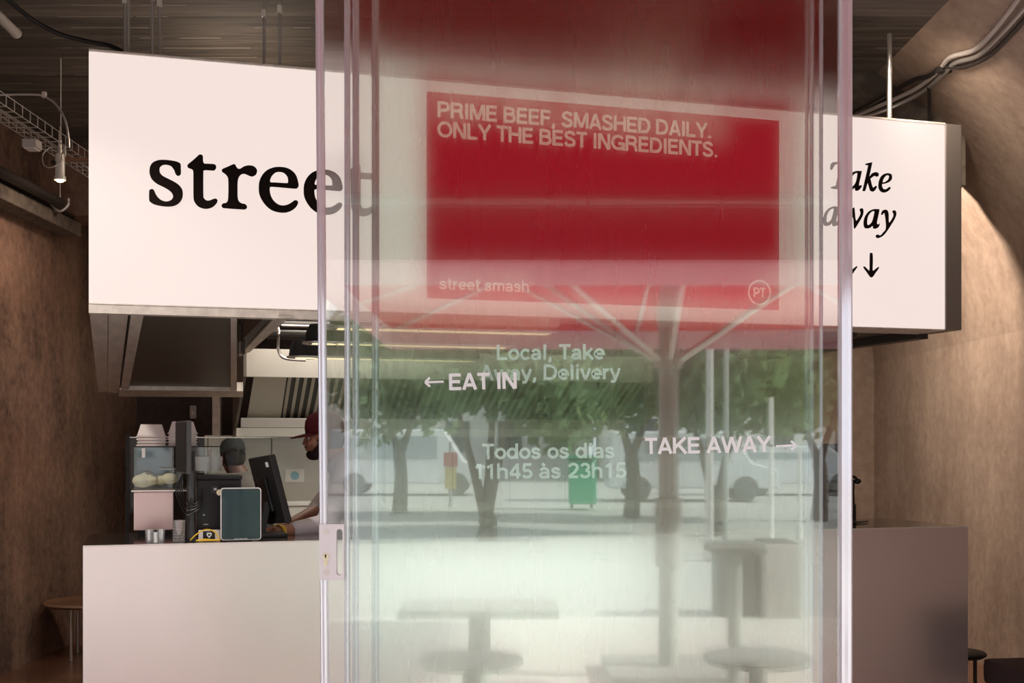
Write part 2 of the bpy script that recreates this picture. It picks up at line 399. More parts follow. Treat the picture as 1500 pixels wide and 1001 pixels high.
GL = {
 'A': (.72, [[(.07, 0), (.36, 1)], [(.65, 0), (.36, 1)], [(.2, .29), (.52, .29)]]),
 'B': (.72, [[(.1, 0), (.1, 1)], [(.1, T_), (.38, T_)] + arc(.38, .725, .19, .19, 90, -90)[1:] + [(.1, .535)], [(.1, .535), (.4, .535)] + arc(.4, .31, .22, .225, 90, -90)[1:] + [(.1, B_)]]),
 'D': (.77, [[(.1, 0), (.1, 1)], [(.1, T_), (.34, T_)] + arc(.34, .5, .32, .415, 90, -90)[1:] + [(.1, B_)]]),
 'E': (.66, [[(.1, 0), (.1, 1)], [(.1, T_), (.6, T_)], [(.1, .51), (.56, .51)], [(.1, B_), (.61, B_)]]),
 'F': (.61, [[(.1, 0), (.1, 1)], [(.1, T_), (.58, T_)], [(.1, .5), (.53, .5)]]),
 'G': (.83, [arc(.42, .5, .33, .415, 38, 330, 20) + [(.72, .42)], [(.42, .44), (.79, .44)], [(.73, .44), (.73, 0)]]),
 'H': (.75, [[(.1, 0), (.1, 1)], [(.64, 0), (.64, 1)], [(.1, .53), (.64, .53)]]),
 'I': (.29, [[(.145, 0), (.145, 1)]]),
 'K': (.73, [[(.1, 0), (.1, 1)], [(.14, .38), (.64, 1)], [(.3, .56), (.67, 0)]]),
 'L': (.6, [[(.1, 0), (.1, 1)], [(.1, B_), (.57, B_)]]),
 'M': (.88, [[(.1, 0), (.1, 1)], [(.13, 1), (.44, .05)], [(.75, 1), (.44, .05)], [(.78, 0), (.78, 1)]]),
 'N': (.75, [[(.1, 0), (.1, 1)], [(.12, 1), (.62, 0)], [(.64, 0), (.64, 1)]]),
 'O': (.82, [O_(.41, .5, .325, .415)]),
 'P': (.69, [[(.1, 0), (.1, 1)], [(.1, T_), (.38, T_)] + arc(.38, .685, .22, .23, 90, -90)[1:] + [(.1, .455)]]),
 'R': (.74, [[(.1, 0), (.1, 1)], [(.1, T_), (.4, T_)] + arc(.4, .7, .21, .215, 90, -90)[1:] + [(.1, .485)], [(.38, .485), (.55, .4), (.6, .22), (.64, 0)]]),
 'S': (.68, [SS]),
 'T': (.64, [[(.02, T_), (.62, T_)], [(.32, 0), (.32, 1)]]),
 'W': (1.02, [[(.06, 1), (.28, 0)], [(.28, 0), (.51, .98)], [(.51, .98), (.74, 0)], [(.74, 0), (.96, 1)]]),
 'Y': (.7, [[(.05, 1), (.35, .45)], [(.65, 1), (.35, .45)], [(.35, .5), (.35, 0)]]),
 'a': (.58, [[(.45, .0), (.45, .46)] + arc(.27, .46, .18, .185, 0, 165)[1:], [(.45, .39), (.25, .36)] + arc(.22, .215, .14, .145, 90, 270)[1:] + [(.34, .09), (.45, .2)]]),
 'c': (.56, [arc(.3, .36, .22, .285, 40, 320, 16)]),
 'd': (.63, [O_(.29, .36, .21, .285), [(.52, 0), (.52, 1)]]),
 'e': (.58, [[(.09, .36), (.5, .36)] + arc(.29, .36, .21, .285, 0, 318, 18)[1:]]),
 'h': (.61, [[(.1, 0), (.1, 1)], [(.1, .42)] + arc(.29, .45, .19, .2, 160, 0)[0:] + [(.48, 0)]]),
 'i': (.28, [[(.14, 0), (.14, .72)], [(.14, .84), (.14, 1)]]),
 'k': (.58, [[(.1, 0), (.1, 1)], [(.12, .24), (.5, .72)], [(.26, .42), (.54, 0)]]),
 'l': (.28, [[(.14, 0), (.14, 1)]]),
 'm': (.9, [[(.1, 0), (.1, .72)], [(.1, .42)] + arc(.275, .47, .165, .18, 160, 0) + [(.44, 0)], [(.45, .42)] + arc(.615, .47, .165, .18, 160, 0) + [(.78, 0)]]),
 'o': (.61, [O_(.305, .36, .22, .285)]),
 'r': (.39, [[(.1, 0), (.1, .72)], [(.1, .4)] + arc(.33, .4, .22, .235, 170, 85, 6)]),
 's': (.54, [ss]),
 't': (.36, [[(.16, .95), (.16, .2), (.2, .1), (.33, .075)], [(.01, .655), (.33, .655)]]),
 'v': (.56, [[(.05, .72), (.28, 0)], [(.51, .72), (.28, 0)]]),
 'w': (.82, [[(.05, .72), (.23, 0)], [(.23, 0), (.41, .7)], [(.41, .7), (.59, 0)], [(.59, 0), (.77, .72)]]),
 'y': (.56, [[(.05, .72), (.29, .02)], [(.51, .72), (.28, 0), (.22, -.13), (.06, -.13)]]),
 ',': (.29, [[(.14, .17), (.14, 0), (.08, -.16)]]), '.': (.29, [[(.14, 0), (.14, .17)]]),
 '1': (.56, [[(.32, 0), (.32, .98)], [(.3, .84), (.1, .74)]]),
 '2': (.58, [arc(.29, .7, .2, .215, 170, -20, 12) + [(.36, .4), (.12, .17), (.09, .085)], [(.06, .085), (.52, .085)]]),
 '3': (.58, [arc(.28, .71, .18, .205, 165, -80, 12), arc(.28, .29, .21, .22, 85, -165, 12)]),
 '4': (.6, [[(.42, 0), (.42, 1)], [(.42, .96), (.06, .3)], [(.05, .27), (.57, .27)]]),
 '5': (.58, [[(.5, .915), (.16, .915), (.12, .5)], [(.12, .5)] + arc(.28, .31, .21, .225, 125, -155, 14)]),
 ' ': (.28, []),
}
GL['à'] = (.58, GL['a'][1] + [[(.16, .98), (.3, .8)]])
def text(mb, s, org, ux, uy, size, width, wd=.2):
    """lettering on a plane: org is the left end of the baseline, width the length of the line"""
    tot = sum(GL[c][0] for c in s); k = width / (tot * size)
    x = 0; n_ = 0
    for c in s:
        adv, st = GL[c]
        for q in st:
            pts = [((x + p[0]) * size * k, p[1] * size) for p in q]
            closed = len(q) > 8 and abs(q[0][0] - q[-1][0]) < 1e-6 and abs(q[0][1] - q[-1][1]) < 1e-6
            n_ += 1; mb.ribbon(pts[:-1] if closed else pts, wd * size, org + Vector((0, -.00012 * (n_ % 4), 0)), ux, uy, closed)
        x += adv
    return mb

# ================================================================== SETTING
XL, XR, YB, ZC, YF = -3.42, 3.30, 11.2, 3.80, 3.05
struct(MB().b2((XL - .3, 5.6, -.2), (XR + .3, YB + .3, 0)).obj('floor', 'floor'))
struct(MB().b2((XL - .3, YF - .02, -.2), (XR + .3, 5.6, 0)).obj('floor_entrance', 'bounce_floor'))  # unseen strip of floor, kept pale to reflect light onto the soffit
struct(MB().b2((XL - .3, YF, ZC), (XR + .3, YB + .3, ZC + .3)).obj('ceiling', 'ceil'))
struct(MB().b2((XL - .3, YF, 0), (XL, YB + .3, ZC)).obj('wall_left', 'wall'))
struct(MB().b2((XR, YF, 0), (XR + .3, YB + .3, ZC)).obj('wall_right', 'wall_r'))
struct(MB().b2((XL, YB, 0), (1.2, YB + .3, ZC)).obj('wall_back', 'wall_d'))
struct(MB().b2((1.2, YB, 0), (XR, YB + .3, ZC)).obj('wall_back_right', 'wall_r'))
h = MB()
prof = [(XR + .01, 2.2), (3.27, 2.55), (3.18, 2.85), (3.02, 3.12), (2.78, 3.38), (2.48, 3.62), (2.2, ZC + .01), (XR + .01, ZC + .01)]
h.slab([(x, YF + .3, z) for x, z in prof], (0, YB - YF - .3, 0))
prof0 = prof[:-1]
struct(h.obj('trim_1', 'wall_r', smooth=True))
struct(MB().b2((1.0, 7.45, 3.12), (2.75, 8.0, ZC)).obj('trim_2', 'rough'))
struct(MB().b2((XL, 9.3, 3.28), (1.0, 9.75, ZC)).obj('trim_3', 'wall'))
# ledge running along the left wall
struct(MB().b2((XL, 4.2, 3.12), (XL + .16, 9.3, 3.22), .01).obj('trim_4', 'rough'))
# shop front outside, above and beside the opening
struct(MB().b2((-9, YF - .25, 0), (XL - .3, YF + .1, 5.2)).b2((XR + .3, YF - .25, 0), (9, YF + .1, 5.2)).b2((XL - .3, YF - .25, ZC), (XR + .3, YF + .1, 5.2)).obj('wall_front', 'facade2'))
struct(MB().b2((-60, -4.6, -.2), (60, YF - .02, 0)).obj('floor_pavement', 'pave'))
struct(MB().b2((-60, -90, -.22), (60, -4.6, -.02)).obj('floor_plaza', 'asphalt'))
struct(MB().b2((-3.4, 3.12, 3.30), (3.3, 3.42, 3.40)).b2((-3.4, 3.14, 3.40), (3.3, 3.18, ZC)).b2((-3.4, 3.36, 3.40), (3.3, 3.40, ZC)).obj('trim_5', 'galv'))
struct(MB().b2((-3.4, 3.10, 0), (3.3, 3.42, .012)).obj('trim_6', 'galv'))

# ================================================================== LIGHTBOX SIGN
ZT, ZB = 3.291, 2.178
aR = UK(1385, 480, 0).x; aE = UK(1408, 484, 0).x
sign = thing('lightbox_sign', 'long white illuminated sign with black serif lettering and a red panel hanging over the counter', 'sign', K(0, 0, ZB), TH)
H = ZT - ZB
MB().b2((0, .004, 0), (aR, .03, H), .004).obj('face_panel', 'signwhite', sign)
MB().b2((0, .031, .0), (aR, .26, H)).obj('box_body', 'galv', sign)
MB().b2((aR + .001, -.004, -.004), (aE, .262, H + .006), .004).obj('end_cap', 'endcap', sign)['label'] = 'dark grey end of the sign'
MB().b2((0, .0, -.007), (aR, .26, -.001), .002).obj('bottom_rim', 'galv', sign)
MB().b2((0, .0, H + .001), (aR, .26, H + .012), .003).obj('top_rim', 'galv', sign)
def onsign(px, py, off=0.002):
    q = UK(px, py, 0); return Vector((q.x, -off, q.z - ZB))
def trace(zoom, org, pts, dx=0, dy=0, sx=1, sy=1, n=5):
    P = [onsign(org[0] + (x * sx + dx) / zoom, org[1] + (y * sy + dy) / zoom) for x, y in pts]
    return spline(P, n, True)
Z1 = 1500 / 180
S_ = [(455,215),(458,260),(458,330),(440,352),(415,355),(392,330),(375,285),(340,240),(290,222),(240,224),(205,250),(198,285),(205,320),(235,355),(300,390),(370,425),(430,465),(470,515),(482,570),(475,630),(440,685),(385,720),(310,732),(220,725),(130,703),(80,670),(70,640),(70,560),(75,530),(100,517),(125,525),(140,555),(160,595),(200,640),(250,665),(300,667),(345,645),(362,610),(350,570),(310,530),(240,490),(170,455),(110,405),(82,350),(74,295),(85,235),(120,190),(180,165),(250,160),(330,167),(400,180),(440,197)]
Tt = [(545,215),(600,170),(650,125),(680,98),(705,97),(726,115),(730,180),(745,205),(780,208),(860,213),(885,230),(888,262),(865,290),(820,290),(760,287),(738,293),(733,320),(733,590),(745,635),(775,658),(815,655),(855,638),(885,635),(905,655),(895,690),(850,735),(790,757),(730,755),(670,730),(628,680),(612,620),(610,400),(608,300),(590,275),(550,260),(538,238)]
Rr = [(970,270),(1040,240),(1095,215),(1120,218),(1135,245),(1155,268),(1185,268),(1230,240),(1290,228),(1345,238),(1380,270),(1388,305),(1370,345),(1325,365),(1280,350),(1235,332),(1195,340),(1165,375),(1152,430),(1150,540),(1152,620),(1165,665),(1200,692),(1245,703),(1266,735),(1245,765),(1180,765),(1000,752),(965,742),(955,715),(975,692),(1010,685),(1030,655),(1037,580),(1037,430),(1028,370),(1000,335),(965,310),(958,290)]
Ee = [(475,440),(478,480),(460,508),(420,512),(300,502),(150,490),(128,505),(127,540),(140,600),(175,660),(230,705),(290,718),(350,705),(400,675),(430,655),(462,660),(472,690),(445,740),(390,782),(320,805),(240,803),(160,780),(90,730),(35,660),(2,590),(-8,520),(-2,430),(32,350),(95,285),(180,252),(250,247),(330,258),(400,295),(450,355)]
Ei = [(130,420),(140,435),(200,438),(330,445),(348,435),(350,410),(340,365),(300,322),(245,308),(195,318),(155,355),(135,395)]
th = Vector((0, .0035, 0))
def letter(loops):
    MB().poly(loops, th).obj('letter', 'letter', sign)
letter([trace(Z1, (210, 215), S_)]); letter([trace(Z1, (210, 215), Tt)]); letter([trace(Z1, (210, 215), Rr)])
letter([trace(Z1, (380, 215), Ee), trace(Z1, (380, 215), Ei)])
letter([trace(Z1, (380, 215), Ee, 548, 37, .977, .985), trace(Z1, (380, 215), Ei, 548, 37, .977, .985)])
letter([trace(Z1, (380, 215), Tt, 525, 118, .97, .966)])
IT = [(300,178),(545,185),(548,195),(535,290),(515,290),(505,230),(480,210),(455,210),(400,500),(405,535),(440,550),(440,570),(330,570),(272,555),(275,540),(330,525),(350,490),(400,210),(370,205),(335,215),(310,245),(290,285),(265,285),(262,270)]
Ia = [(720,318),(685,480),(682,515),(695,520),(712,512),(722,528),(705,560),(675,590),(650,597),(628,588),(620,555),(585,580),(545,598),(510,590),(490,550),(490,490),(510,420),(550,355),(600,320),(650,305),(695,308)]
Iai = [(660,345),(645,440),(620,500),(580,540),(550,550),(540,520),(548,460),(575,395),(615,350),(640,338)]
Ik = [(780,200),(870,180),(872,200),(845,330),(835,385),(870,345),(910,325),(950,328),(970,350),(965,380),(940,390),(915,378),(895,385),(855,415),(850,430),(880,540),(900,545),(925,525),(942,535),(935,560),(905,600),(880,608),(850,595),(835,560),(815,490),(805,490),(775,590),(755,602),(738,590),(740,570),(815,240),(805,225),(782,215)]
Ie = [(1165,385),(1160,430),(1120,470),(1060,492),(1022,498),(1020,530),(1035,565),(1065,575),(1100,560),(1125,540),(1145,550),(1130,580),(1090,612),(1045,622),(1005,608),(975,570),(968,510),(980,440),(1015,375),(1070,343),(1120,340),(1155,355)]
Iei = [(1125,385),(1110,370),(1080,375),(1045,415),(1028,465),(1035,475),(1075,460),(1110,430)]
o3 = (1190, 220)
letter([trace(10, o3, IT, n=3)]); letter([trace(10, o3, Ia), trace(10, o3, Iai)]); letter([trace(10, o3, Ik)]); letter([trace(10, o3, Ie), trace(10, o3, Iei)])
Z4 = 1072 / 150; o4 = (1190, 280)
A2 = [(700,200),(678,310),(675,340),(688,350),(700,340),(703,350),(690,380),(660,395),(638,390),(630,365),(605,385),(575,392),(548,385),(537,350),(540,300),(560,250),(595,210),(640,190),(680,190)]
A2i = [(650,215),(640,270),(622,325),(590,355),(575,350),(572,320),(580,270),(605,230),(630,213)]
W2 = [(300,175),(330,178),(345,300),(400,200),(425,178),(440,182),(455,310),(495,260),(505,225),(495,195),(512,180),(530,190),(533,230),(515,280),(450,386),(435,380),(422,270),(360,380),(335,380),(310,230),(290,205)]
Y2 = [(720,240),(735,205),(765,195),(785,205),(797,240),(802,330),(840,280),(850,245),(838,215),(850,202),(870,208),(878,240),(862,290),(820,360),(770,435),(730,475),(690,493),(668,485),(665,465),(685,455),(710,465),(740,435),(770,390),(765,290),(755,235),(745,232),(732,250)]
AR = [(603,655),(615,648),(628,655),(632,720),(630,830),(650,825),(690,795),(695,808),(665,850),(618,907),(570,850),(535,800),(545,790),(580,822),(598,830),(600,720)]
letter([trace(Z4, o4, A2, -425, -27), trace(Z4, o4, A2i, -425, -27)]); letter([trace(Z4, o4, W2, n=3)])
letter([trace(Z4, o4, A2), trace(Z4, o4, A2i)]); letter([trace(Z4, o4, Y2)])
for dx, dy in ((0, 0), (-228, -8)):
    MB().poly([trace(Z4, o4, AR, dx, dy, n=3)], th).obj('arrow', 'letter', sign)
# red panel with cream lettering
q0 = onsign(625, 133, 0); q1 = onsign(1141, 438, 0)
zt = onsign(625, 134, 0).z; zb_ = onsign(625, 437, 0).z
pan = MB().b2((q0.x, -.002, zb_), (q1.x, .003, zt)).obj('red_panel', 'signred', sign); pan['label'] = 'red panel printed on the sign'
def signtext(name, s, p0, p1, cap, m, wd=.2):
    a = onsign(*p0, .004); b = onsign(*p1, .004); c = onsign(p0[0], p0[1] - cap, .004)
    text(MB(), s, a, Vector((1, 0, 0)), Vector((0, 0, 1)), c.z - a.z, b.x - a.x, wd).obj(name, m, pan)
signtext('slogan_line', 'PRIME BEEF, SMASHED DAILY.', (640, 172), (1043, 203), 23.5, 'signcream')
signtext('slogan_line', 'ONLY THE BEST INGREDIENTS.', (640, 201), (1052, 230), 23.5, 'signcream')
signtext('small_caption', 'street smash', (643, 424), (776, 425), 18, 'signcream', .15)
c0 = onsign(1112, 429, .004)
lg = MB(); lg.ribbon([(x, y) for x, y in arc(0, 0, .062, .062, 0, 360, 28)][:-1], .010, c0, Vector((1, 0, 0)), Vector((0, 0, 1)), True)
text(lg, 'PT', c0 + Vector((-.035, 0, -.026)), Vector((1, 0, 0)), Vector((0, 0, 1)), .052, .07); lg.obj('round_emblem', 'signcream', pan)

# rods that carry the sign
def hang_rod(px, py_bot, b, label, r=.007):
    p = UK(px, py_bot, b); g = K(p.x, b, ZT + .013)
    t = thing('hanging_rod', label, 'rod', g)
    MB().cyl((0, 0, 0), (0, 0, ZC - ZT - .013), r, seg=10).obj('rod', 'alu', t)
    MB().lathe([(0, 0), (.022, 0), (.022, .012), (r, .02), (0, .02)]).obj('foot_flange', 'alu', t)
    MB().box((0, 0, .30), (.02, .02, .035)).obj('coupling', 'galv', t)
hang_rod(183, 78, .20, 'first thin steel rod holding up the sign from its left end')
hang_rod(188, 78, .12, 'second thin steel rod from the left end, close beside the first')
hang_rod(223, 80, .12, 'thin steel rod left of the pair above the letter t')
hang_rod(234, 82, .20, 'pale rod with a coupling above the letter t of the sign')
hang_rod(387, 95, .20, 'dark thin rod above the first letter e of the sign')
hang_rod(410, 97, .12, 'thin rod just left of the glass doors above the sign')
hang_rod(1303, 175, .12, 'thick grey rod right of the glass doors above the words Take away', .013)

# ================================================================== CANOPY UNDERSIDE
can = thing('canopy_frame', 'metal canopy frame with a dark panel under the left end of the sign', 'canopy', K(0, 0, ZB), TH)
def slope(px, py):
    """point on the canopy's underside, which drops towards the back"""
    best = None
    for i in range(75, 4000):
        b = i * .001
        q = UK(px, py, b); zz = ZB - .029 - .0795 * b
        if best is None or abs(q.z - zz) < best[0]: best = (abs(q.z - zz), Vector((q.x, b, zz - ZB)))
    return best[1]
# soffit strips (two flat sheets with a seam) down the left side
p = [slope(*q) for q in ((131, 447), (158, 448), (157, 574), (144, 575))]
MB().slab(p, (0, 0, .03)).obj('soffit_sheet', 'galv', can)
p = [slope(*q) for q in ((159, 448), (188, 450), (173, 576), (158, 575))]
MB().slab(p, (0, 0, .03)).obj('soffit_sheet', 'galv', can)
p = [slope(*q) for q in ((189, 452), (192, 452), (176, 575), (174, 575))]
MB().slab(p, (0, 0, .02)).obj('seam', 'black', can)
p = [slope(*q) for q in ((192, 451), (210, 451), (187, 575), (176, 576))]
MB().slab([v + Vector((0, 0, -.012)) for v in p], (0, 0, .05)).obj('side_rail', 'galv', can)
p = [slope(*q) for q in ((204, 453), (338, 457), (338, 570), (184, 568))]
MB().slab([v + Vector((0, 0, .012)) for v in p], (0, 0, .02)).obj('dark_panel', 'dark', can)
p = [slope(*q) for q in ((175, 568), (356, 570), (356, 579), (174, 578))]
MB().slab([v + Vector((0, 0, -.015)) for v in p], (0, 0, .06)).obj('back_rail', 'galv', can)
p = [slope(*q) for q in ((338, 457), (347, 457), (347, 571), (338, 571))]
MB().slab([v + Vector((0, 0, -.013)) for v in p], (0, 0, .05)).obj('cross_rail', 'galv', can)
# long dark beams running back from the front
zb2 = -.06
def flat(px, py, z):
    d = Vector(((px - 750) / F, 1.0, (HOR - py) / F)); t = (z - EYE) / d.z
    q = Vector((0, 0, EYE)) + d * t; q.z = 0
    return Vector((KU.dot(q - KA), KV.dot(q - KA), z - ZB))
def beam(pts, z, thk, m, name):
    MB().slab([flat(x, y, z) for x, y in pts], (0, 0, thk)).obj(name, m, can)
beam([(392, 461), (416, 462), (352, 524), (336, 516)], 2.16, .10, 'galvd', 'beam')
beam([(408, 461), (428, 462), (366, 516), (350, 522)], 2.145, .012, 'galv', 'beam_flange')
MB().b2((.0, .002, -.046), (2.2, .07, -.008)).obj('front_rail', 'galv', can)
MB().b2((1.2, .30, .42), (4.3, 4.2, .45)).obj('roof_sheet', 'dark', can)
MB().b2((aE - .10, .27, -.03), (aE - .02, 2.2, .06)).obj('side_beam', 'galvd', can)
MB().b2((aE - .55, .27, -.03), (aE - .48, 2.2, .05)).obj('side_beam', 'galvd', can)
MB().b2((aE - .48, .27, .02), (aE - .10, 2.2, .04)).obj('side_sheet', 'dark', can)
for px in (347, 356):
    q = UK(px, 470, 1.6)
    MB().b2((q.x - .012, 1.6, -.1), (q.x + .012, 1.63, .42)).obj('stud', 'galvd', can)

# ================================================================== SERVICE COUNTER
aL = UK(121.5, 800, 0).x; aC = UK(1418, 775, 0).x; HC = 1.10
ctr = thing('service_counter', 'long steel-fronted service counter with a dark worktop below the white sign', 'counter', K(aL, 0, 0), TH)
CW = aC - aL
MB().b2((0, 0, .08), (CW, .012, HC - .003), .002).obj('front_panel', 'counter', ctr)
MB().b2((0, .0125, .08), (.012, .75, HC - .022)).obj('end_panel', 'counter', ctr); MB().b2((CW - .012, .0125, .08), (CW, .75, HC - .022)).obj('end_panel', 'counter', ctr)
MB().b2((.013, .60, .08), (CW - .013, .62, HC - .022)).obj('back_panel', 'white', ctr)
MB().b2((.04, .05, 0), (CW - .04, .6, .08)).obj('plinth', 'blackm', ctr)
MB().b2((-.003, .0125, HC - .021), (CW + .003, .75, HC), .002).obj('worktop', 'worktop', ctr)
MB().b2((0, .001, HC - .0029), (CW, .012, HC + .0005)).obj('edge_trim', 'white', ctr)
MB().b2((.02, .13, .45), (CW - .02, .6, .47)).obj('shelf', 'white', ctr)

def top(px, py):
    """point of the worktop seen at a pixel, in the kiosk frame"""
    d = Vector(((px - 750) / F, 1.0, (HOR - py) / F)); t = (HC - EYE) / d.z
    q = d * t; q.z = 0
    return Vector((KU.dot(q - KA), KV.dot(q - KA), HC))
def on_counter(name, label, cat, px, b, rz=0.0, group=None):
    q = UK(px, 795, b); return thing(name, label, cat, K(q.x, b, HC + .001), TH + rz, group)
def pxw(b, px=330):        # metres per pixel at depth b near a column
    return (UK(px + 1, 700, b).x - UK(px, 700, b).x)

# tablet facing the customer
b = .07; k = pxw(b); t = on_counter('tablet', 'upright tablet with a dark teal screen and silver rim on the counter', 'tablet', 353, b)
Wt, Ht = 60 * k, 79 * k
def rrect(cx, cz, w_, h_, r, y):
    out = []
    for sx, sz, a0 in ((1, 1, 0), (-1, 1, 90), (-1, -1, 180), (1, -1, 270)):
        out += [(cx + sx * (w_ / 2 - r) + r * math.cos(R(a0 + i * 15)), y, cz + sz * (h_ / 2 - r) + r * math.sin(R(a0 + i * 15))) for i in range(7)]
    return out
MB().slab(rrect(0, Ht / 2 + .004, Wt, Ht, .014, 0), (0, .012, 0)).obj('case', 'white', t)
MB().slab(rrect(0, Ht / 2 + .004, Wt - .009, Ht - .009, .011, -.0015), (0, .001, 0)).obj('screen', 'screen', t)
MB().b2((-.055, .013, 0), (.055, .10, .012), .003).slab([(-.05, .013, .012), (.05, .013, .012), (.05, .02, .17), (-.05, .02, .17)], (0, .012, 0)).obj('stand', 'grey', t)
mk = MB()
for i, ww in enumerate((.005, .004, .005, .005, .003, .005, .004)): mk.b2((-.03 + i * .009, -.0022, .0085), (-.03 + i * .009 + ww, -.0017, .0125))
mk.obj('maker_mark', 'vinyl', t)
MB().lathe([(0, 0), (.014, 0), (.014, .012), (0, .012)], seg=18).obj('side_knob', 'brass', t, loc=(-Wt / 2 - .005, .012, Ht * .93)).rotation_euler = (R(90), 0, 0)

# customer monitor on a pole (seen almost edge-on)
b = .17; k = pxw(b, 275); t = on_counter('pole_monitor', 'thin black monitor seen edge-on, fixed to an upright pole', 'monitor', 280, b)
MB().cyl((0, 0, 0), (0, 0, .36), .020, seg=20).cyl((0, 0, 0), (0, 0, .012), .036, seg=28).obj('pole', 'grey', t, smooth=True)
MB().cyl((0, 0, .13), (0, 0, .145), .0215, seg=20).obj('collar', 'black', t, smooth=True)
mr = rotz(R(-78)) @ rotx(R(0))
rm = Matrix.Rotation(R(-82), 3, 'Z')
MB().box((-.035, 0, .435), (.30, .022, .245), rm, .004).obj('display', 'grey', t)
MB().box(Vector((-.035, 0, .435)) + rm @ Vector((0, -.0122, 0)), (.285, .002, .228), rm).obj('screen', 'blackm', t)
MB().box((-.012, 0, .40), (.022, .05, .16), None, .006).box((0, 0, .37), (.036, .045, .09), None, .006).obj('bracket', 'black', t)
cb = MB()
for i in range(4):
    z0 = .30 - i * .012
    cb.tube([(-.03, -.02, .33), (-.045 - .008 * i, -.03, z0 - .03), (-.03, -.045, z0 - .10 - .012 * i), (.01, -.045, z0 - .13), (.045, -.03, z0 - .10), (.05, 0, z0 - .06 + .01 * i)], .003, 6)
cb.tube([(.0, -.024, .20), (-.012, -.03, .15), (-.034, -.03, .09), (-.036, -.03, .05), (-.022, -.03, .01), (.0, -.03, .003)], .003, 6)
cb.obj('cable_bundle', 'black', t, smooth=True)

# cashier terminal, tilted
b = .33; k = pxw(b, 395); t = on_counter('till_terminal', 'tilted black till terminal seen from its side before the man in maroon cap', 'till', 398, b)
ta = R(14.5)
def tilt(x, z): return (x * math.cos(ta) + z * math.sin(ta) * -1, 0, 0)
tr = Matrix.Rotation(R(-14.0), 3, 'Y') @ Matrix.Identity(3)
base = UK(395, 718, b); cxt = base.x - UK(398, 795, b).x; czt = base.z - HC
MB().box((cxt, 0, czt), (.034, .26, .335), Matrix.Rotation(R(-14), 3, 'Y') @ Matrix.Rotation(R(18), 3, 'Z'), .006).obj('display_housing', 'blackm', t)
rr_ = Matrix.Rotation(R(-14), 3, 'Y') @ Matrix.Rotation(R(18), 3, 'Z')
MB().box(Vector((cxt, 0, czt)) + rr_ @ Vector((.0185, 0, 0)), (.003, .245, .315), rr_).obj('screen', 'screen', t)
MB().box(Vector((cxt, 0, czt)) + rr_ @ Vector((-.026, 0, -.02)), (.018, .10, .17), rr_, .005).obj('rear_hinge', 'black', t)
MB().box(Vector((cxt, 0, czt)) + rr_ @ Vector((-.0178, -.085, .125)), (.002, .03, .024), rr_).obj('sticker', 'vinyl', t)
MB().b2((-.085, -.08, 0), (.07, .10, .018), .006).box((-.035, .01, .09), (.03, .09, .16), Matrix.Rotation(R(12), 3, 'Y'), .006).obj('stand', 'blackm', t)

# black receipt machine behind
b = .22; k = pxw(b, 320); t = on_counter('printer', 'big black box printer behind the tablet with a small white sticker', 'printer', 321, b)
wB = 66 * k; hB = UK(321, 697, b).z - HC
MB().b2((-wB / 2, 0, 0), (wB / 2, .19, hB - .02), .006).obj('body', 'black', t)
MB().b2((-wB / 2 - .004, -.004, hB - .02), (wB / 2 + .004, .194, hB), .006).obj('lid', 'blackm', t)
MB().b2((-.035, -.003, hB - .085), (-.005, -.001, hB - .05)).obj('sticker', 'grey', t)
MB().b2((-.025, -.005, hB - .07), (-.012, -.0035, hB - .06)).obj('sticker_mark', 'vinyl', t)
MB().cyl((-.07, -.003, .115), (-.07, .0, .115), .004).obj('status_light', 'vinyl', t)
MB().b2((-.072, -.003, .068), (-.05, -.0008, .073)).obj('small_badge', 'tube', t)

# glass display case
b = .475; k = pxw(b, 250)
t = on_counter('display_case', 'countertop glass display case on a rose steel base holding wrapped food', 'display case', 258, b)
x0 = UK(196, 700, b).x - UK(258, 795, b).x; x1 = UK(322, 700, b).x - UK(258, 795, b).x
zt_ = UK(258, 656, b).z - HC; zm = UK(258, 719, b).z - HC; dp = .265
MB().b2((x0, 0, .03), (UK(254, 700, b).x - UK(258, 795, b).x, dp, zm - .006), .003).obj('base_cabinet', 'rose', t)
MB().b2((x0 + .02, .02, 0), (x1 - .24, dp - .02, .03)).obj('feet', 'black', t)
MB().b2((x0 - .012, -.006, zm - .006), (x1 + .004, dp, zm + .004), .002).obj('deck', 'steel', t)
g = MB(); e = .004
g.b2((x0, 0, zm + .005), (x1, e, zt_)).b2((x0, dp - e, zm + .005), (x1, dp, zt_)).b2((x0, e, zm + .005), (x0 + e, dp - e, zt_)).b2((x1 - e, e, zm + .005), (x1, dp - e, zt_))
g.obj('glass', 'cleargl', t)
MB().b2((x0 - .003, -.003, zt_ + .001), (x1 + .003, dp + .003, zt_ + .006)).obj('top_plate', 'black', t)
for xx in (x0 + .045, x1 - .045): MB().b2((xx - .008, -.004, zt_ - .05), (xx + .008, -.0005, zt_ - .004), .001).obj('clip', 'white', t)
MB().b2((x0 + .12, .10, zm + .10), (x1 - .006, .24, zm + .105)).obj('inner_shelf', 'white', t)
MB().b2((x1 - .16, .005, zm + .095), (x1 + .012, .012, zm + .165), .002).obj('price_plate', 'white', t)['label'] = 'blank white price plate'
w1 = thing('food_wrap', 'cream paper wrapped food lying inside the glass display case', 'food', K(UK(228, 700, b).x, b + .12, HC + zm + .006), TH)
fw = MB()
for i in range(7):
    fw.ball((random.uniform(-.07, .07), random.uniform(-.05, .05), random.uniform(.03, .055)), random.uniform(.03, .045), (1.25, 1, .8), rotz(random.random() * 3), 12, 8)
o = fw.obj('wrapper', 'crumple', w1, smooth=True)
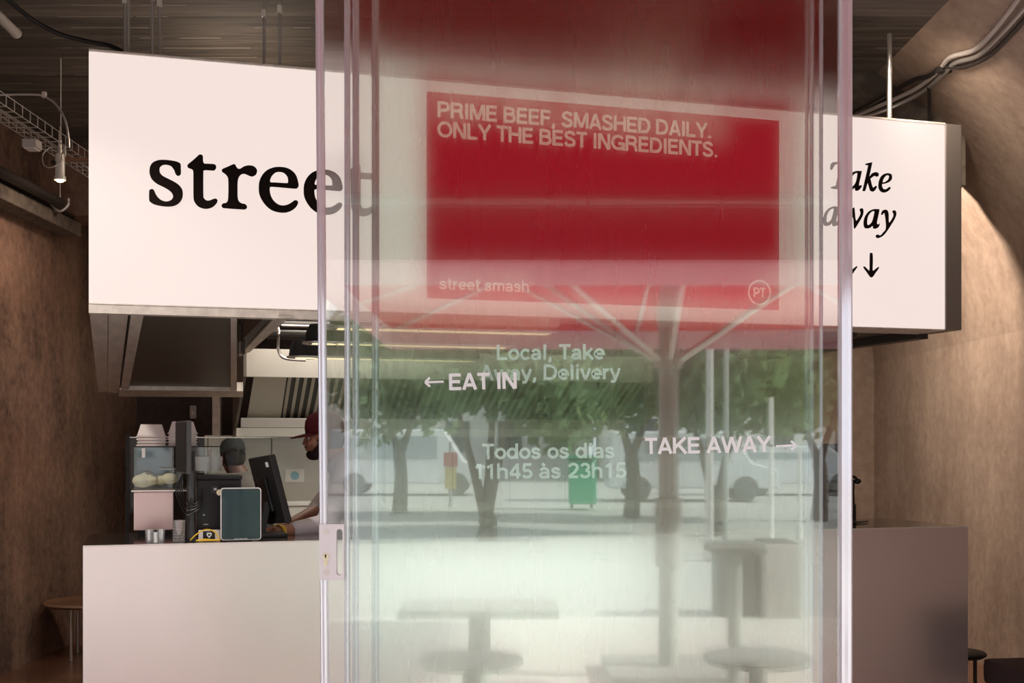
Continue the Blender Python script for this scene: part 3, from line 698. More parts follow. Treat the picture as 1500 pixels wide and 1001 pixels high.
# takeaway boxes on the case
for px, n, lb in ((222, 4, 'left-hand stack'), (267, 5, 'right-hand stack')):
    q = UK(px, 655, b + .12)
    for i in range(n):
        pos = ['lowest', 'second from the bottom', 'third from the bottom', 'fourth from the bottom', 'topmost'][i if i < n - 1 else 4]
        tb = thing('takeaway_box', f'white takeaway box, {pos} of the {lb} on the display case', 'box',
                   K(q.x + random.uniform(-.003, .003), b + .12, HC + zt_ + .0075 + i * .015), TH, 'white takeaway boxes on the display case')
        MB().slab([(-.071, -.071, 0), (.071, -.071, 0), (.071, .071, 0), (-.071, .071, 0)], (0, 0, .006)).obj('rim', 'paper', tb)
        m = MB(); a = .067; c = .060; hh = .056 if i == n - 1 else .0085
        c = .050 if i == n - 1 else .0645
        lo = [(-a, -a, .006), (a, -a, .006), (a, a, .006), (-a, a, .006)]; hi = [(-c, -c, .006 + hh), (c, -c, .006 + hh), (c, c, .006 + hh), (-c, c, .006 + hh)]
        A = [m.bm.verts.new(v) for v in lo]; B = [m.bm.verts.new(v) for v in hi]
        m.bm.faces.new(B); m.bm.faces.new(A[::-1])
        for j in range(4): m.bm.faces.new((A[j], A[(j + 1) % 4], B[(j + 1) % 4], B[j]))
        m.obj('tray', 'paper', tb, bevel=.003)
# tumblers, lid stack, card reader with yellow cord
def tumbler(px, b, label, r=.020, h_=.058):
    q = top(px, 796)
    t = on_counter('glass_tumbler', label, 'glass', px, b, 0, 'small tumblers at the counter front')
    MB().lathe([(0, 0), (r * .85, 0), (r, h_), (r - .002, h_), (r * .85 - .002, .006), (0, .006)], seg=20).obj('glass', 'cup', t, smooth=True)
tumbler(219, .10, 'clear glass tumbler, leftmost of three in front of the rose steel base')
tumbler(236, .12, 'clear glass tumbler, rightmost of three in front of the rose steel base', .018)
tumbler(228, .05, 'clear glass tumbler nearest the counter edge, between two others', .017, .05)
t = on_counter('cup_stack', 'tall stack of clear ribbed plastic cups beside the monitor pole', 'cups', 262, .09)
pr = [(0, 0)]
for i in range(7): pr += [(.026, i * .013), (.029, i * .013 + .010), (.0275, i * .013 + .011)]
pr += [(.030, .10), (0, .10)]
MB().lathe(pr, seg=24).obj('cups', 'cup', t, smooth=True)
t = on_counter('card_reader', 'small black and white card holder under a yellow cord on the counter', 'card holder', 307, .145)
MB().b2((-.05, 0, 0), (.05, .03, .048), .004).obj('body', 'white', t)
MB().b2((-.030, -.002, .006), (.024, .001, .044), .001).obj('front_plate', 'black', t)
hm = MB(); hp = [(0, -.6), (.5, 0), (.55, .4), (.3, .6), (0, .35), (-.3, .6), (-.55, .4), (-.5, 0)]
hm.ribbon([(x * .017, z * .017) for x, z in hp], .005, Vector((-.002, -.0035, .025)), Vector((1, 0, 0)), Vector((0, 0, 1)), True)
hm.obj('heart_mark', 'vinyl', t)
q = on_counter('power_cord', 'yellow cord arching over the small card holder', 'cord', 303, .11)
MB().tube([(-.075, -.01, .004), (-.05, -.01, .03), (-.01, 0, .052), (.03, 0, .045), (.055, -.01, .012), (.03, -.015, .006), (-.01, -.02, .010), (-.05, -.02, .004), (.0, -.025, .004), (.06, -.02, .004)], .0032, 8).obj('cord', 'yellow', q, smooth=True)
# black dispenser on the right end
b = .35
t = on_counter('drink_tap', 'black drinks dispenser with a round knob on the right end of the counter', 'dispenser', 1234, b)
k = UK(1235, 700, b).x - UK(1234, 700, b).x
MB().b2((-28 * k, -.02, 0), (-2 * k, .25, 104 * k), .006).obj('body', 'black', t)
MB().b2((-34 * k, -.06, 0), (12 * k, .30, .012), .003).slab([(12 * k, -.03, .003), (50 * k, .08, .003), (12 * k, .10, .003)], (0, 0, .006)).obj('drip_tray', 'black', t)
MB().lathe([(0, 0), (.030, 0), (.030, .05), (.024, .09), (.020, .16), (.022, .21), (.018, .235), (0, .235)], (15 * k, .02, .0125), 24).obj('column', 'blackm', t, smooth=True)
MB().ball((0, 0, 0), .022, (1.0, .9, .75)).obj('knob', 'black', t, smooth=True, loc=(25 * k, .02, 55 * k))
MB().tube([(15 * k, .02, .24), (16 * k, .02, .265), (21 * k, .02, .262), (23 * k, .02, .252)], .009).obj('spout', 'black', t, smooth=True)
MB().box((18 * k, .02, .085), (.035, .02, .05), None, .008).obj('handle', 'black', t)
for i in range(5):
    MB().b2((-26 * k, -.0235, .03 + i * .055), (-4 * k, -.0205, .065 + i * .055)).obj('label_strip', 'bing', t)

# glass guard behind the counter
b = 1.72
gA = UK(187, 642, b); gB = UK(560, 640, b)
MT['guardgl'] = mix_mat('guard_glass', [('Transparent', (.95, .975, .965), 0, .988), ('Glossy', (1, 1, 1), .02, .012)])
t = thing('glass_guard', 'clear glass guard between two black posts along the back of the counter', 'glass screen', K(gA.x, b, .9), TH)
MB().b2((.012, 0, .02), (gB.x - gA.x, .008, gA.z - .9)).obj('glass', 'guardgl', t)
MB().b2((-.010, -.008, -.1), (.010, .018, gA.z - .88), .002).obj('post', 'black', t)
MB().b2((gB.x - gA.x, -.008, -.1), (gB.x - gA.x + .02, .018, gA.z - .88), .002).obj('post', 'black', t)
MB().b2((.012, -.003, gA.z - .899), (gB.x - gA.x, .011, gA.z - .893)).obj('top_edge', 'steel', t)

# ================================================================== KITCHEN
def heat(px0, py, b, px1, label):
    q = UK(px0, py, b); L_ = UK(px1, py, b).x - q.x
    t = thing('heat_lamp', label, 'heat lamp', K(q.x, b, q.z), TH, 'long heat lamps under the sign')
    prof = [(-.085, .0), (-.075, .055), (-.055, .10), (.055, .10), (.075, .055), (.085, .0)]
    MB().slab([(.10, y, z) for y, z in prof], (L_ - .2, 0, 0)).lathe([(.085, 0), (.078, .055), (.058, .10), (0, .10)], (.10, 0, 0), 24).obj('housing', 'blackm', t, smooth=True)
    MB().lathe([(.088, -.008), (.098, -.006), (.098, .004), (.088, .005)], (.10, 0, 0), 30).b2((.12, -.098, -.008), (L_ - .1, -.088, .004)).obj('rim', 'alu', t, smooth=True)
    MB().b2((.06, -.05, -.006), (L_ - .12, .05, -.002)).obj('element', 'glow', t)
    MB().box((.20, -.088, .05), (.035, .02, .06), None, .004).obj('clamp', 'black', t)
    for x in (.3, L_ - .3): MB().cyl((x, 0, .10), (x, 0, 2.59 - q.z), .006, seg=8).obj('hanger', 'galv', t)
heat(419, 523, 1.75, 720, 'lowest and farthest of the long black heat lamps with warm light')
heat(442, 502, .95, 770, 'middle one of the long black heat lamps above the counter')
heat(478, 480, .45, 835, 'nearest long heat lamp just under the sign behind the glass')
# pipes under the canopy roof
t = thing('gas_pipe', 'bundle of dark pipes under the sign left of the heat lamps', 'pipe', K(UK(400, 475, 2.2).x, 2.2, UK(400, 475, 2.2).z), TH)
MB().cyl((0, 0, 0), (1.6, 0, 0), .022, seg=12).cyl((-.03, .06, -.06), (1.6, .06, -.06), .03, seg=12).obj('pipe', 'galvd', t, smooth=True)
MB().cyl((.05, -.03, -.01), (1.5, -.03, -.01), .008, seg=8).obj('bright_pipe', 'steel', t, smooth=True)
MB().tube([(.02, 0, 0), (.03, -.05, -.05), (.03, -.05, -.17), (.07, -.05, -.22), (.20, -.05, -.23)], .010, 8).obj('bent_pipe', 'steel', t, smooth=True)
# extraction hood
bh, bk = 3.3, 3.95
P = lambda px, py, b: UK(px, py, b)
hl = P(361, 512, bh); t = thing('extraction_hood', 'stainless steel kitchen extraction hood with slanted dark filters', 'hood', K(hl.x, bh, 0), TH)
x0 = hl.x; LH = 4.1 - x0
def hz(py, b, px=420): return P(px, py, b).z
zt1, zt2 = hz(512, bh), hz(553, bh); zf1, zf2 = hz(613, bk), hz(627, bk - .02); zl = hz(640, bk - .08)
MB().b2((0, 0, zt2), (LH, .012, zt1), .002).b2((0, .012, zt1 - .012), (LH, .7, zt1)).obj('front_fascia', 'hood', t)
MB().slab([(0, 0, zt1), (0, 0, zt2), (P(350, 640, bk).x - x0 - .02, .75, zl - .02), (P(350, 640, bk).x - x0 - .02, .75, zt1)], (-.02, 0, 0)).obj('end_plate', 'dark', t)
ff = [(P(372, 555, bh + .02).x - x0, .02, zt2 + .005), (P(420, 555, bh + .02).x - x0, .02, zt2 + .005), (P(411, 613, bk).x - x0, .65, zf1), (P(362, 613, bk).x - x0, .65, zf1)]
MB().slab(ff, (0, .01, .012)).obj('blank_panel', 'hoodw', t)
fa0 = P(420, 555, bh + .02).x - x0; fb0 = P(411, 613, bk).x - x0
fr_ = MB(); fd_ = MB()
nb = 60; stp = .058
MB().slab([(fa0, .03, zt2 + .003), (LH, .03, zt2 + .003), (LH, .66, zf1 - .003), (fb0, .66, zf1 - .003)], (0, .01, .03)).obj('filter_back', 'filterd', t)
for i in range(nb):
    xa = fa0 + .012 + i * stp; xb = fb0 + .012 + i * stp
    if xa + .05 > LH: break
    wv = .024
    MB().slab([(xa, .012, zt2 + .004), (xa + wv, .012, zt2 + .004), (xb + wv, .642, zf1), (xb, .642, zf1)], (0, .012, .006)).obj('baffle', 'hood', t)
MB().b2((P(352, 620, bk).x - x0, .60, zf2), (LH, .66, zf1), .004).obj('gutter', 'hood', t)
MB().b2((P(345, 632, bk).x - x0, .56, zl), (LH, .72, zf2 - .003), .004).obj('bottom_lip', 'hoodw', t)
# rear line: splash wall, worktop, cabinet
bs = 4.3
t = thing('kitchen_back_unit', 'grey steel kitchen back counter and splash wall behind the two cooks', 'kitchen unit', K(x0 - .25, 0, 0), TH)
MB().b2((0, bs, .9), (4.4, bs + .03, 1.62)).obj('splash_wall', 'hood', t)
for i in range(9): MB().b2((.02 + i * .5, bs - .004, .92), (.03 + i * .5, bs - .0005, 1.6)).obj('joint', 'dark', t)
MB().b2((0, 3.62, 1.02), (4.4, bs - .006, 1.06), .004).obj('worktop', 'hoodw', t)
MB().b2((0, 3.66, .1), (4.4, bs - .006, 1.018)).obj('cabinet', 'hood', t)
MB().b2((.1, 3.75, 0), (4.3, bs - .1, .1)).obj('plinth', 'blackm', t)
q = UK(432, 697, bs - .02)
t = thing('wall_poster', 'small pale blue notice on the splash wall behind the man in the maroon cap', 'notice', K(q.x, bs - .008, q.z), TH)
s_ = 14.5 / 1800 * 9.4
MB().b2((-s_, -.002, -s_ * .7), (s_, 0, s_ * .7)).obj('sheet', 'white', t)
MB().poly([[(.035 * math.cos(a * .4), -.0035, .035 * math.sin(a * .4)) for a in range(16)]]).obj('blue_print', 'blue', t)
q = UK(440, 752, 3.45)
t = thing('food_container', 'white lidded food container on the kitchen side behind the till terminal', 'container', K(q.x, 3.40, 0), TH)
zz = UK(420, 736, 3.4).z
MB().b2((-.20, 0, .85), (.20, .18, zz - .03), .01).obj('tub', 'white', t)
MB().b2((-.21, -.01, zz - .029), (.21, .19, zz), .006).obj('lid', 'white', t)
MB().b2((-.19, .02, 0), (.19, .16, .849)).obj('stand', 'hood', t)
MB().box((.16, .0, zz + .018), (.05, .02, .03), None, .006).obj('latch', 'blackm', t)
q = U(284, 604, YB)
t = thing('wall_sensor', 'small pale wall sensor glowing on the dark back wall above the boxes', 'sensor', (q.x, YB - .001, q.z))
MB().b2((-.03, -.035, -.06), (.03, 0, .06), .012).obj('case', 'tube', t)
MB().ball((0, -.036, -.01), .018, (1, .5, 1)).obj('lens', 'white', t)
t = thing('wall_post', 'pale steel post standing before the dark back wall', 'post', (U(318, 600, 10.6).x, 10.6, 0))
MB().b2((-.035, -.03, 0), (.035, .03, 2.6), .004).obj('post', 'galv', t)

# ================================================================== PEOPLE
def person(name, label, J, mats, cap, hair, voxel=.0065, wrist=None):
    t = thing(name, label, 'person', (J['pelvis'][0], J['pelvis'][1], 0))
    o0 = Vector((J['pelvis'][0], J['pelvis'][1], 0)); V = lambda k: Vector(J[k]) - o0
    def limb(m, pts, rads, n=7):
        for i in range(len(pts) - 1):
            a, b = Vector(pts[i]), Vector(pts[i + 1]); ra, rb = rads[i], rads[i + 1]
            m.cyl(a, b, ra, rb, 14)
        for p_, r_ in zip(pts, rads): m.ball(p_, r_, u=14, v=10)
    hd = V('head'); fw = Vector(J['face']).normalized(); up = Vector((0, 0, 1)); up = (up - fw * up.dot(fw)).normalized() if abs(fw.z) < .9 else up
    sd = up.cross(fw).normalized()
    HR = Matrix((fw, sd, up)).transposed()
    def hp_(x, y, z): return hd + HR @ Vector((x, y, z))
    m = MB()
    # head: skull, jaw, chin, nose, brow, lips, ears, neck
    m.ball(hp_(-.012, 0, .035), .1, (1.0, .77, .93), HR)
    m.ball(hp_(.028, 0, -.035), .075, (.82, .78, 1.05), HR)
    m.ball(hp_(.060, 0, -.085), .028, (1, 1.15, .8), HR)
    m.cyl(hp_(.084, 0, .022), hp_(.100, 0, -.020), .008, .012, 10); m.ball(hp_(.099, 0, -.022), .0125, (1, 1.15, .85), HR)
    m.ball(hp_(.078, 0, .024), .018, (.7, 2.5, .5), HR); m.ball(hp_(.090, 0, -.052), .014, (.7, 1.9, .6), HR)
    for s in (-1, 1):
        m.ball(hp_(-.008, s * .078, -.002), .03, (.62, .28, 1.05), HR); m.ball(hp_(.07, s * .042, -.018), .026, (.8, .9, .8), HR)
    nk = V('neck'); limb(m, [hp_(-.025, 0, -.06), nk], [.058, .066])
    # trunk
    ch = V('chest'); pv = Vector((0, 0, J['pelvis'][2])); sl, sr = V('shoulder_l'), V('shoulder_r')
    tr_ = MB()
    ax = (sl - sr).normalized()
    def trunk(mm, g):
        TR = Matrix((ax.cross(up_t).normalized(), ax, up_t)).transposed()
        mm.ball(ch, .17 + g, (.68, .98, 1.05), TR); mm.ball(ch * .5 + pv * .5 + Vector((0, 0, .02)), .15 + g, (.72, 1.0, 1.15), TR); mm.ball(pv + Vector((0, 0, .02)), .155 + g, (.75, 1.05, .85), TR)
        limb(mm, [sl + (sr - sl) * .06, sr + (sl - sr) * .06], [.062 + g, .062 + g])
        limb(mm, [nk + Vector((0, 0, -.03)), ch + Vector((0, 0, .06))], [.07 + g * .5, .12 + g])
    up_t = (ch - pv).normalized(); trunk(m, 0)
    for s in 'lr':
        limb(m, [V('shoulder_' + s), V('elbow_' + s), V('wrist_' + s)], [.052, .043, .029])
        wv = V('wrist_' + s); d = Vector(J['hand_' + s]).normalized(); n_ = Vector((0, 0, 1)); n_ = (n_ - d * n_.dot(d)).normalized(); b_ = n_.cross(d) * (1 if s == 'r' else -1)
        HM = Matrix((d, b_, n_)).transposed(); hq = lambda x, y, z: wv + HM @ Vector((x, y, z))
        m.ball(hq(.055, 0, 0), .045, (1.12, .92, .36), HM)
        for i, (yo, ln, sp) in enumerate(((-.030, .062, -.10), (-.010, .076, -.03), (.011, .071, .04), (.030, .055, .12))):
            a = hq(.092, yo, 0); c1 = hq(.092 + ln * .5, yo + sp * ln * .5, -.006 - i * .003); c2 = hq(.092 + ln * .9, yo + sp * ln, -.026 - i * .004)
            limb(m, [hq(.06, yo * .8, 0), a, c1, c2], [.010, .0098, .009, .0078])
        limb(m, [hq(.02, -.03, -.004), hq(.052, -.058, -.012), hq(.085, -.066, -.022)], [.014, .0115, .009])
    for s in 'lr':
        limb(m, [V('hip_' + s), V('knee_' + s), V('ankle_' + s)], [.088, .058, .042])
        an = V('ankle_' + s); fx = Vector((J['face'][0], J['face'][1], 0)).normalized()
        limb(m, [an + Vector((0, 0, -.045)) - fx * .03, an + fx * .15 + Vector((0, 0, -.06))], [.04, .034])
    body = m.obj('body', mats[0], t)
    def remesh(o, v, sm=4):
        r = o.modifiers.new('remesh', 'REMESH'); r.mode = 'VOXEL'; r.voxel_size = v; r.use_smooth_shade = True
        s_ = o.modifiers.new('smooth', 'SMOOTH'); s_.iterations = sm; s_.factor = .5
    remesh(body, voxel)
    # shirt over trunk and arms
    m = MB(); trunk(m, .018)
    for s in 'lr':
        e_, w_ = V('elbow_' + s), V('wrist_' + s)
        limb(m, [V('shoulder_' + s), e_, e_ + (w_ - e_) * J['sleeve_' + s]], [.068, .062, .046])
    remesh(m.obj('shirt', mats[1], t), .012, 6)
    m = MB()
    for s in 'lr': limb(m, [V('hip_' + s) + Vector((0, 0, .06)), V('knee_' + s), V('ankle_' + s)], [.11, .078, .066])
    m.ball(pv + Vector((0, 0, -.02)), .165, (.82, 1.08, .8), Matrix((ax.cross(up_t).normalized(), ax, up_t)).transposed())
    remesh(m.obj('trousers', 'trouser', t), .014, 5)
    m = MB()
    for s in 'lr':
        an = V('ankle_' + s); fx = Vector((J['face'][0], J['face'][1], 0)).normalized()
        m.box(an + fx * .06 + Vector((0, 0, -.055)), (.27, .095, .07), rotz(math.atan2(fx.y, fx.x)), .025)
    m.obj('shoes', 'black', t, smooth=True)
    # hair, beard
    m = MB(); m.ball(hp_(-.028, 0, .010), .102, (.92, .80, .95), HR); 
    m.ball(hp_(-.075, 0, -.02), .05, (.7, 1.2, 1.1), HR)
    remesh(m.obj('hair', 'beard', t), .008, 3)
    if hair:
        m = MB(); m.ball(hp_(.052, 0, -.082), .045, (.95, 1.15, .72), HR)
        for s in (-1, 1): limb(m, [hp_(.05, s * .045, -.082), hp_(.02, s * .066, -.045), hp_(.008, s * .070, .005)], [.024, .018, .012])
        m.ball(hp_(.096, 0, -.040), .010, (.7, 2.2, .6), HR)
        remesh(m.obj('beard', 'beard', t), .006, 2)
    # cap: crown, brim, strap
    prof = [(.104, -.012), (.107, .02), (.102, .055), (.085, .085), (.05, .105), (0, .112)]
    m = MB(); m.lathe(prof, seg=32)
    for v in m.bm.verts: v.co = hp_(v.co.x * 1.0 - .012, v.co.y * .82, v.co.z + .042)
    cr = m.obj('cap', cap, t, smooth=True); so = cr.modifiers.new('solid', 'SOLIDIFY'); so.thickness = .004
    if hair:
        m = MB(); ring = []
        for i in range(15):
            a = R(-78 + 156 * i / 14); ring.append((math.cos(a), math.sin(a)))
        inn = [hp_(.09 * c - .012, .082 * s_ , .036) for c, s_ in ring]
        outp = [hp_(.09 * c + .095 * max(0, c) ** .6 - .012, .078 * s_, .036 - .022 * max(0, c) - .010 * s_ * s_) for c, s_ in ring]
        A = [m.bm.verts.new(p_) for p_ in inn]; B = [m.bm.verts.new(p_) for p_ in outp]
        for i in range(14): m.bm.faces.new((A[i], A[i + 1], B[i + 1], B[i]))
        br = m.obj('brim', cap, cr, smooth=True); so = br.modifiers.new('solid', 'SOLIDIFY'); so.thickness = .006
        m = MB(); m.ball(hp_(-.012, 0, .155), .008); m.obj('button', cap, cr, smooth=True)
    else:
        MB().tube([hp_(-.105, .02, .03), hp_(-.14, .02, .035), hp_(-.155, .025, .02)], .007).obj('strap', cap, cr, smooth=True)
        MB().tube([hp_(-.105, -.02, .03), hp_(-.14, -.02, .022), hp_(-.15, -.025, .0)], .007).obj('strap', cap, cr, smooth=True)
    for s in (-1, 1):
        MB().ball(hp_(.0735, s * .033, .004), .0095).obj('eye', 'vinyl', t, smooth=True)
        MB().ball(hp_(.0800, s * .0335, .004), .0048).obj('iris', 'black', t, smooth=True)
    if wrist:
        wv = V('wrist_' + wrist); e_ = V('elbow_' + wrist); d = (wv - e_).normalized()
        c_ = wv - d * .03
        m = MB(); q_ = d.to_track_quat('Z', 'Y').to_matrix()
        m.lathe([(.036, -.011), (.039, 0), (.036, .011), (.032, .011), (.032, -.011), (.036, -.011)], seg=24)
        for v in m.bm.verts: v.co = c_ + q_ @ v.co
        m.obj('wristband', 'yellow', t, smooth=True)
    return t
HY = 6.62
def at(px, py, Y): return tuple(U(px, py, Y))
J1 = dict(head=at(473, 643, HY), face=(-.97, -.20, -.05), neck=at(499, 673, HY + .03), chest=at(520, 712, HY + .10), pelvis=(-.74, HY + .22, .93),
          shoulder_l=at(512, 684, HY - .10), shoulder_r=at(520, 676, HY + .30),
          elbow_l=at(478, 770, HY - .30), wrist_l=at(404, 781, 6.08), hand_l=(-.98, -.12, -.08),
          elbow_r=at(466, 748, HY + .18), wrist_r=at(425, 768, HY - .22), hand_r=(-.9, -.35, -.2),
          sleeve_l=.62, sleeve_r=.12,
          hip_l=(-.74, HY + .12, .90), hip_r=(-.72, HY + .32, .90), knee_l=(-.78, HY + .12, .48), knee_r=(-.70, HY + .33, .48), ankle_l=(-.72, HY + .12, .09), ankle_r=(-.66, HY + .33, .09))
person('person', 'man in a maroon cap and pale shirt leaning over the counter to the till', J1, ('skin', 'shirt'), 'cap', True, .0065, 'l')
P2 = Vector((U(341, 668, 8.8).x, 8.8, 0)); z2 = U(341, 668, 8.8).z
def j2(x, y, z): return (P2.x + x, P2.y + y, z)
J2 = dict(head=j2(0, 0, z2 - .02), face=(-.55, .8, -.25), neck=j2(.06, -.03, z2 - .14), chest=j2(.10, -.05, 1.16), pelvis=j2(.12, -.08, .86),
          shoulder_l=j2(-.06, -.16, z2 - .20), shoulder_r=j2(.24, .06, z2 - .20), elbow_l=j2(-.14, -.08, 1.02), elbow_r=j2(.22, .16, 1.02),
          wrist_l=j2(-.20, .12, 1.0), wrist_r=j2(.06, .26, 1.0), hand_l=(-.2, .9, -.1), hand_r=(-.5, .8, -.1), sleeve_l=.4, sleeve_r=.4,
          hip_l=j2(.05, -.14, .84), hip_r=j2(.19, -.02, .84), knee_l=j2(.03, -.12, .46), knee_r=j2(.17, .0, .46), ankle_l=j2(.06, -.16, .09), ankle_r=j2(.20, -.04, .09))
person('person', 'cook in a dark cap seen from behind through the glass guard', J2, ('skin2', 'shirt2'), 'cap2', False, .008)

# ================================================================== GLASS DOORS
YG = 3.20
MT['pane_front'] = pane_mat('door_glass_front', .13, .28, (.985, 1.0, .99))
MT['pane_b'] = pane_mat('door_glass_second', .20, .25, (.965, .995, .975))
MT['pane_c'] = pane_mat('door_glass_third', .18, 0.0, (.95, .99, .965))
MT['pane_d'] = pane_mat('door_glass_rear', .12, .25, (.95, .99, .965))
def gx(px, Y): return (px - 750) / F * Y
def door(px0, px1, i, label, pm):
    Y = YG + i * .042; x0, x1 = gx(px0, Y), gx(px1, Y); zt = 3.28
    t = thing('glass_door_panel', label, 'glass door', ((x0 + x1) / 2, Y, .014), 0, 'folded stack of sliding glass door panels')
    hw = (x1 - x0) / 2
    m = MB(); v = [m.bm.verts.new(p) for p in ((-hw, -.005, .06), (hw, -.005, .06), (hw, -.005, zt), (-hw, -.005, zt), (-hw, .005, .06), (hw, .005, .06), (hw, .005, zt), (-hw, .005, zt))]
    fs = [(0, 1, 2, 3), (5, 4, 7, 6), (1, 5, 6, 2), (4, 0, 3, 7), (3, 2, 6, 7), (4, 5, 1, 0)]
    for j, f in enumerate(fs):
        fc = m.bm.faces.new([v[q] for q in f]); fc.material_index = 0 if j == 0 else (1 if j == 1 else 2)
    m.obj('pane', [pm, 'backface', 'glassedge'], t)
    MB().b2((-hw, -.012, 0), (hw, .012, .059), .003).b2((-hw, -.012, zt + .001), (hw, .012, zt + .02), .003).obj('rail', 'galv', t)
    return t, hw, zt
def seal(t, x, zt, w_, lean=0.0, wide=.018, name='edge_seal', m='seal'):
    g = MB()
    pr = [(-w_ / 2, -.010), (-w_ * .36, -.016), (-w_ * .12, -.013), (w_ * .1, -.018), (w_ * .36, -.015), (w_ / 2, -.009), (w_ / 2, .010), (-w_ / 2, .010)]
    g.slab([(x + a, b_, .06) for a, b_ in pr], (lean, 0, zt - .06))
    return g.obj(name, m, t)
d1, hw, zt = door(470, 1240, 0, 'front glass door panel with EAT IN and TAKE AWAY lettering and a lock plate', 'pane_front')
seal(d1, -hw + .018, zt, .020, -.026); seal(d1, hw - .004, zt, .034)
# lettering on the front panel (faces the street)
def paint(t, yoff, s, px0, px1, py0, py1, cap, Y, m='vinyl', name='lettering', wd=.195):
    c = t.location
    a = U(px0, py0, Y); b_ = U(px1, py1, Y); u = (b_ - a); L_ = u.length; u.normalize(); up = Vector((-u.z, 0, u.x))
    a = a - c; a.y = yoff
    text(MB(), s, a, u, up, cap / F * Y, L_, wd).obj(name, m, t)
def arrow(t, px0, px1, py0, py1, Y, head):
    c = t.location; a = U(px0, py0, Y) - c; b_ = U(px1, py1, Y) - c; a.y = b_.y = -.0065
    u = (b_ - a); L_ = u.length; u.normalize(); up = Vector((-u.z, 0, u.x)); k = Y / F
    g = MB(); g.ribbon([(0, 0), (L_, 0)], 3.2 * k, a, u, up)
    hx = 0 if head < 0 else L_; sg = -1 if head < 0 else 1
    for q in (1, -1): g.ribbon([(hx - sg * 7 * k, q * 6.5 * k), (hx, 0)], 3.4 * k, a + Vector((0, -.0003 - .0002 * q, 0)), u, up)
    g.obj('arrow', 'vinyl', t)
paint(d1, -.0065, 'EAT IN', 657.5, 758, 572, 569.5, 24, YG)
arrow(d1, 623, 650, 560.5, 559.5, YG, -1)
paint(d1, -.0065, 'TAKE AWAY', 944, 1129, 665.5, 662.5, 23.5, YG)
arrow(d1, 1136, 1165, 654, 652.5, YG, 1)
# lock plate
lk = d1; k = YG / F; c = d1.location
lc = U(487, 808, YG) - c
def L2(px, py): q = U(px, py, YG) - c; return q.x, q.z
x0, z0 = L2(469.5, 849); x1, z1 = L2(504.5, 767.5)
def rslot(cx0, cz0, cx1, cz1, y, n=8):
    r = (cx1 - cx0) / 2; cx = (cx0 + cx1) / 2
    return [(cx + r * math.cos(R(180 * i / n)), y, cz1 - r + r * math.sin(R(180 * i / n))) for i in range(n + 1)] + [(cx - r * math.cos(R(180 * i / n)), y, cz0 + r - r * math.sin(R(180 * i / n))) for i in range(n + 1)]
sx0, sz0 = L2(494.5, 842); sx1, sz1 = L2(504.0, 774.5)
m = MB(); m.poly([[(x0, -.022, z0), (x1 + .002, -.022, z0), (x1 + .002, -.022, z1), (x0, -.022, z1)], rslot(sx0, sz0, sx1 - .001, sz1, -.022)], (0, .016, 0))
plate = m.obj('lock_plate', 'lock', d1); plate['label'] = 'pale metal lock plate with a keyhole and a slotted finger pull'
for py in (778.5, 838):
    xx, zz = L2(480.5, py); MB().cyl((xx, -.0235, zz), (xx, -.0215, zz), .0078, seg=24).obj('screw_cap', 'galv', plate)
kx, kz = L2(479, 814.5)
m = MB(); r1 = .0088; r2 = .0050; kp = []
for i in range(19): a = R(-55 + 290 * i / 18); kp.append((kx + r1 * math.cos(a), -.0245, kz + r1 * math.sin(a)))
kp += [(kx - r2, -.0245, kz - .018)] + [(kx + r2 * math.cos(R(180 + 180 * i / 8)), -.0245, kz - .020 + r2 * math.sin(R(180 + 180 * i / 8))) for i in range(9)] + [(kx + r2, -.0245, kz - .018)]
m.slab(kp, (0, .004, 0)); cyl_ = m.obj('lock_cylinder', 'brass', plate)
MB().b2((kx - .0014, -.0252, kz - .004), (kx + .0014, -.0246, kz + .005)).cyl((kx, -.0252, kz + .003), (kx, -.0246, kz + .003), .0026).obj('key_slot', 'black', cyl_)
d2, hw, zt2_ = door(506, 1204, 1, 'second glass door panel from the street, carrying the opening hours lettering', 'pane_b')
seal(d2, -hw + .005, zt2_, .014); seal(d2, hw - .003, zt2_, .005)
d3, hw, zt2_ = door(517, 1190, 2, 'third glass door panel from the street, between the lettered ones and the rearmost', 'pane_c')
seal(d3, -hw + .008, zt2_, .016); seal(d3, hw - .003, zt2_, .006)
Y3 = YG + .042
for args in (('Local, Take', 727, 886, 528, 527), ('Away, Delivery', 703, 909, 558, 556), ('Todos os dias', 706, 901, 673, 671), ('11h45 às 23h15', 694, 918, 702, 700)):
    paint(d2, -.0065, *args, 22.5, Y3, 'vinylg', wd=.185)
d4, hw, zt2_ = door(545, 1183, 3, 'rearmost glass door panel nearest the counter', 'pane_d')
seal(d4, -hw + .010, zt2_, .018); seal(d4, hw - .003, zt2_, .005)

# ================================================================== ROOM FITTINGS
# wire cable tray along the left
zt_ = 3.20; tx0, tx1 = -2.62, -2.47
t = thing('cable_tray', 'hanging wire mesh cable tray along the upper left', 'cable tray', (tx0, 4.8, zt_))
wr = MB(); n = 44
for x, z in ((0, 0), (.05, 0), (.10, 0), (.15, 0), (0, .055), (.15, .055)): wr.cyl((x, 0, z), (x, n * .1, z), .0025, seg=6)
wr.obj('long_wires', 'alu', t)
for i in range(n + 1):
    y = i * .1
    MB().cyl((0, y, 0), (.15, y, 0), .0028, seg=6).cyl((0, y, 0), (0, y, .06), .0028, seg=6).cyl((.15, y, 0), (.15, y, .06), .0028, seg=6).obj('rung', 'alu', t)
for y in (1.0, 2.35, 3.9):
    MB().cyl((-.005, y, 0), (-.005, y, ZC - zt_ - .003), .003, seg=6).obj('drop_rod', 'galv', t)
    MB().cyl((.155, y + .05, 0), (.155, y + .05, ZC - zt_ - .003), .003, seg=6).obj('drop_rod', 'galv', t)
t = thing('junction_box', 'small grey junction box on the underside of the cable tray', 'junction box', U(47, 212, 6.6))
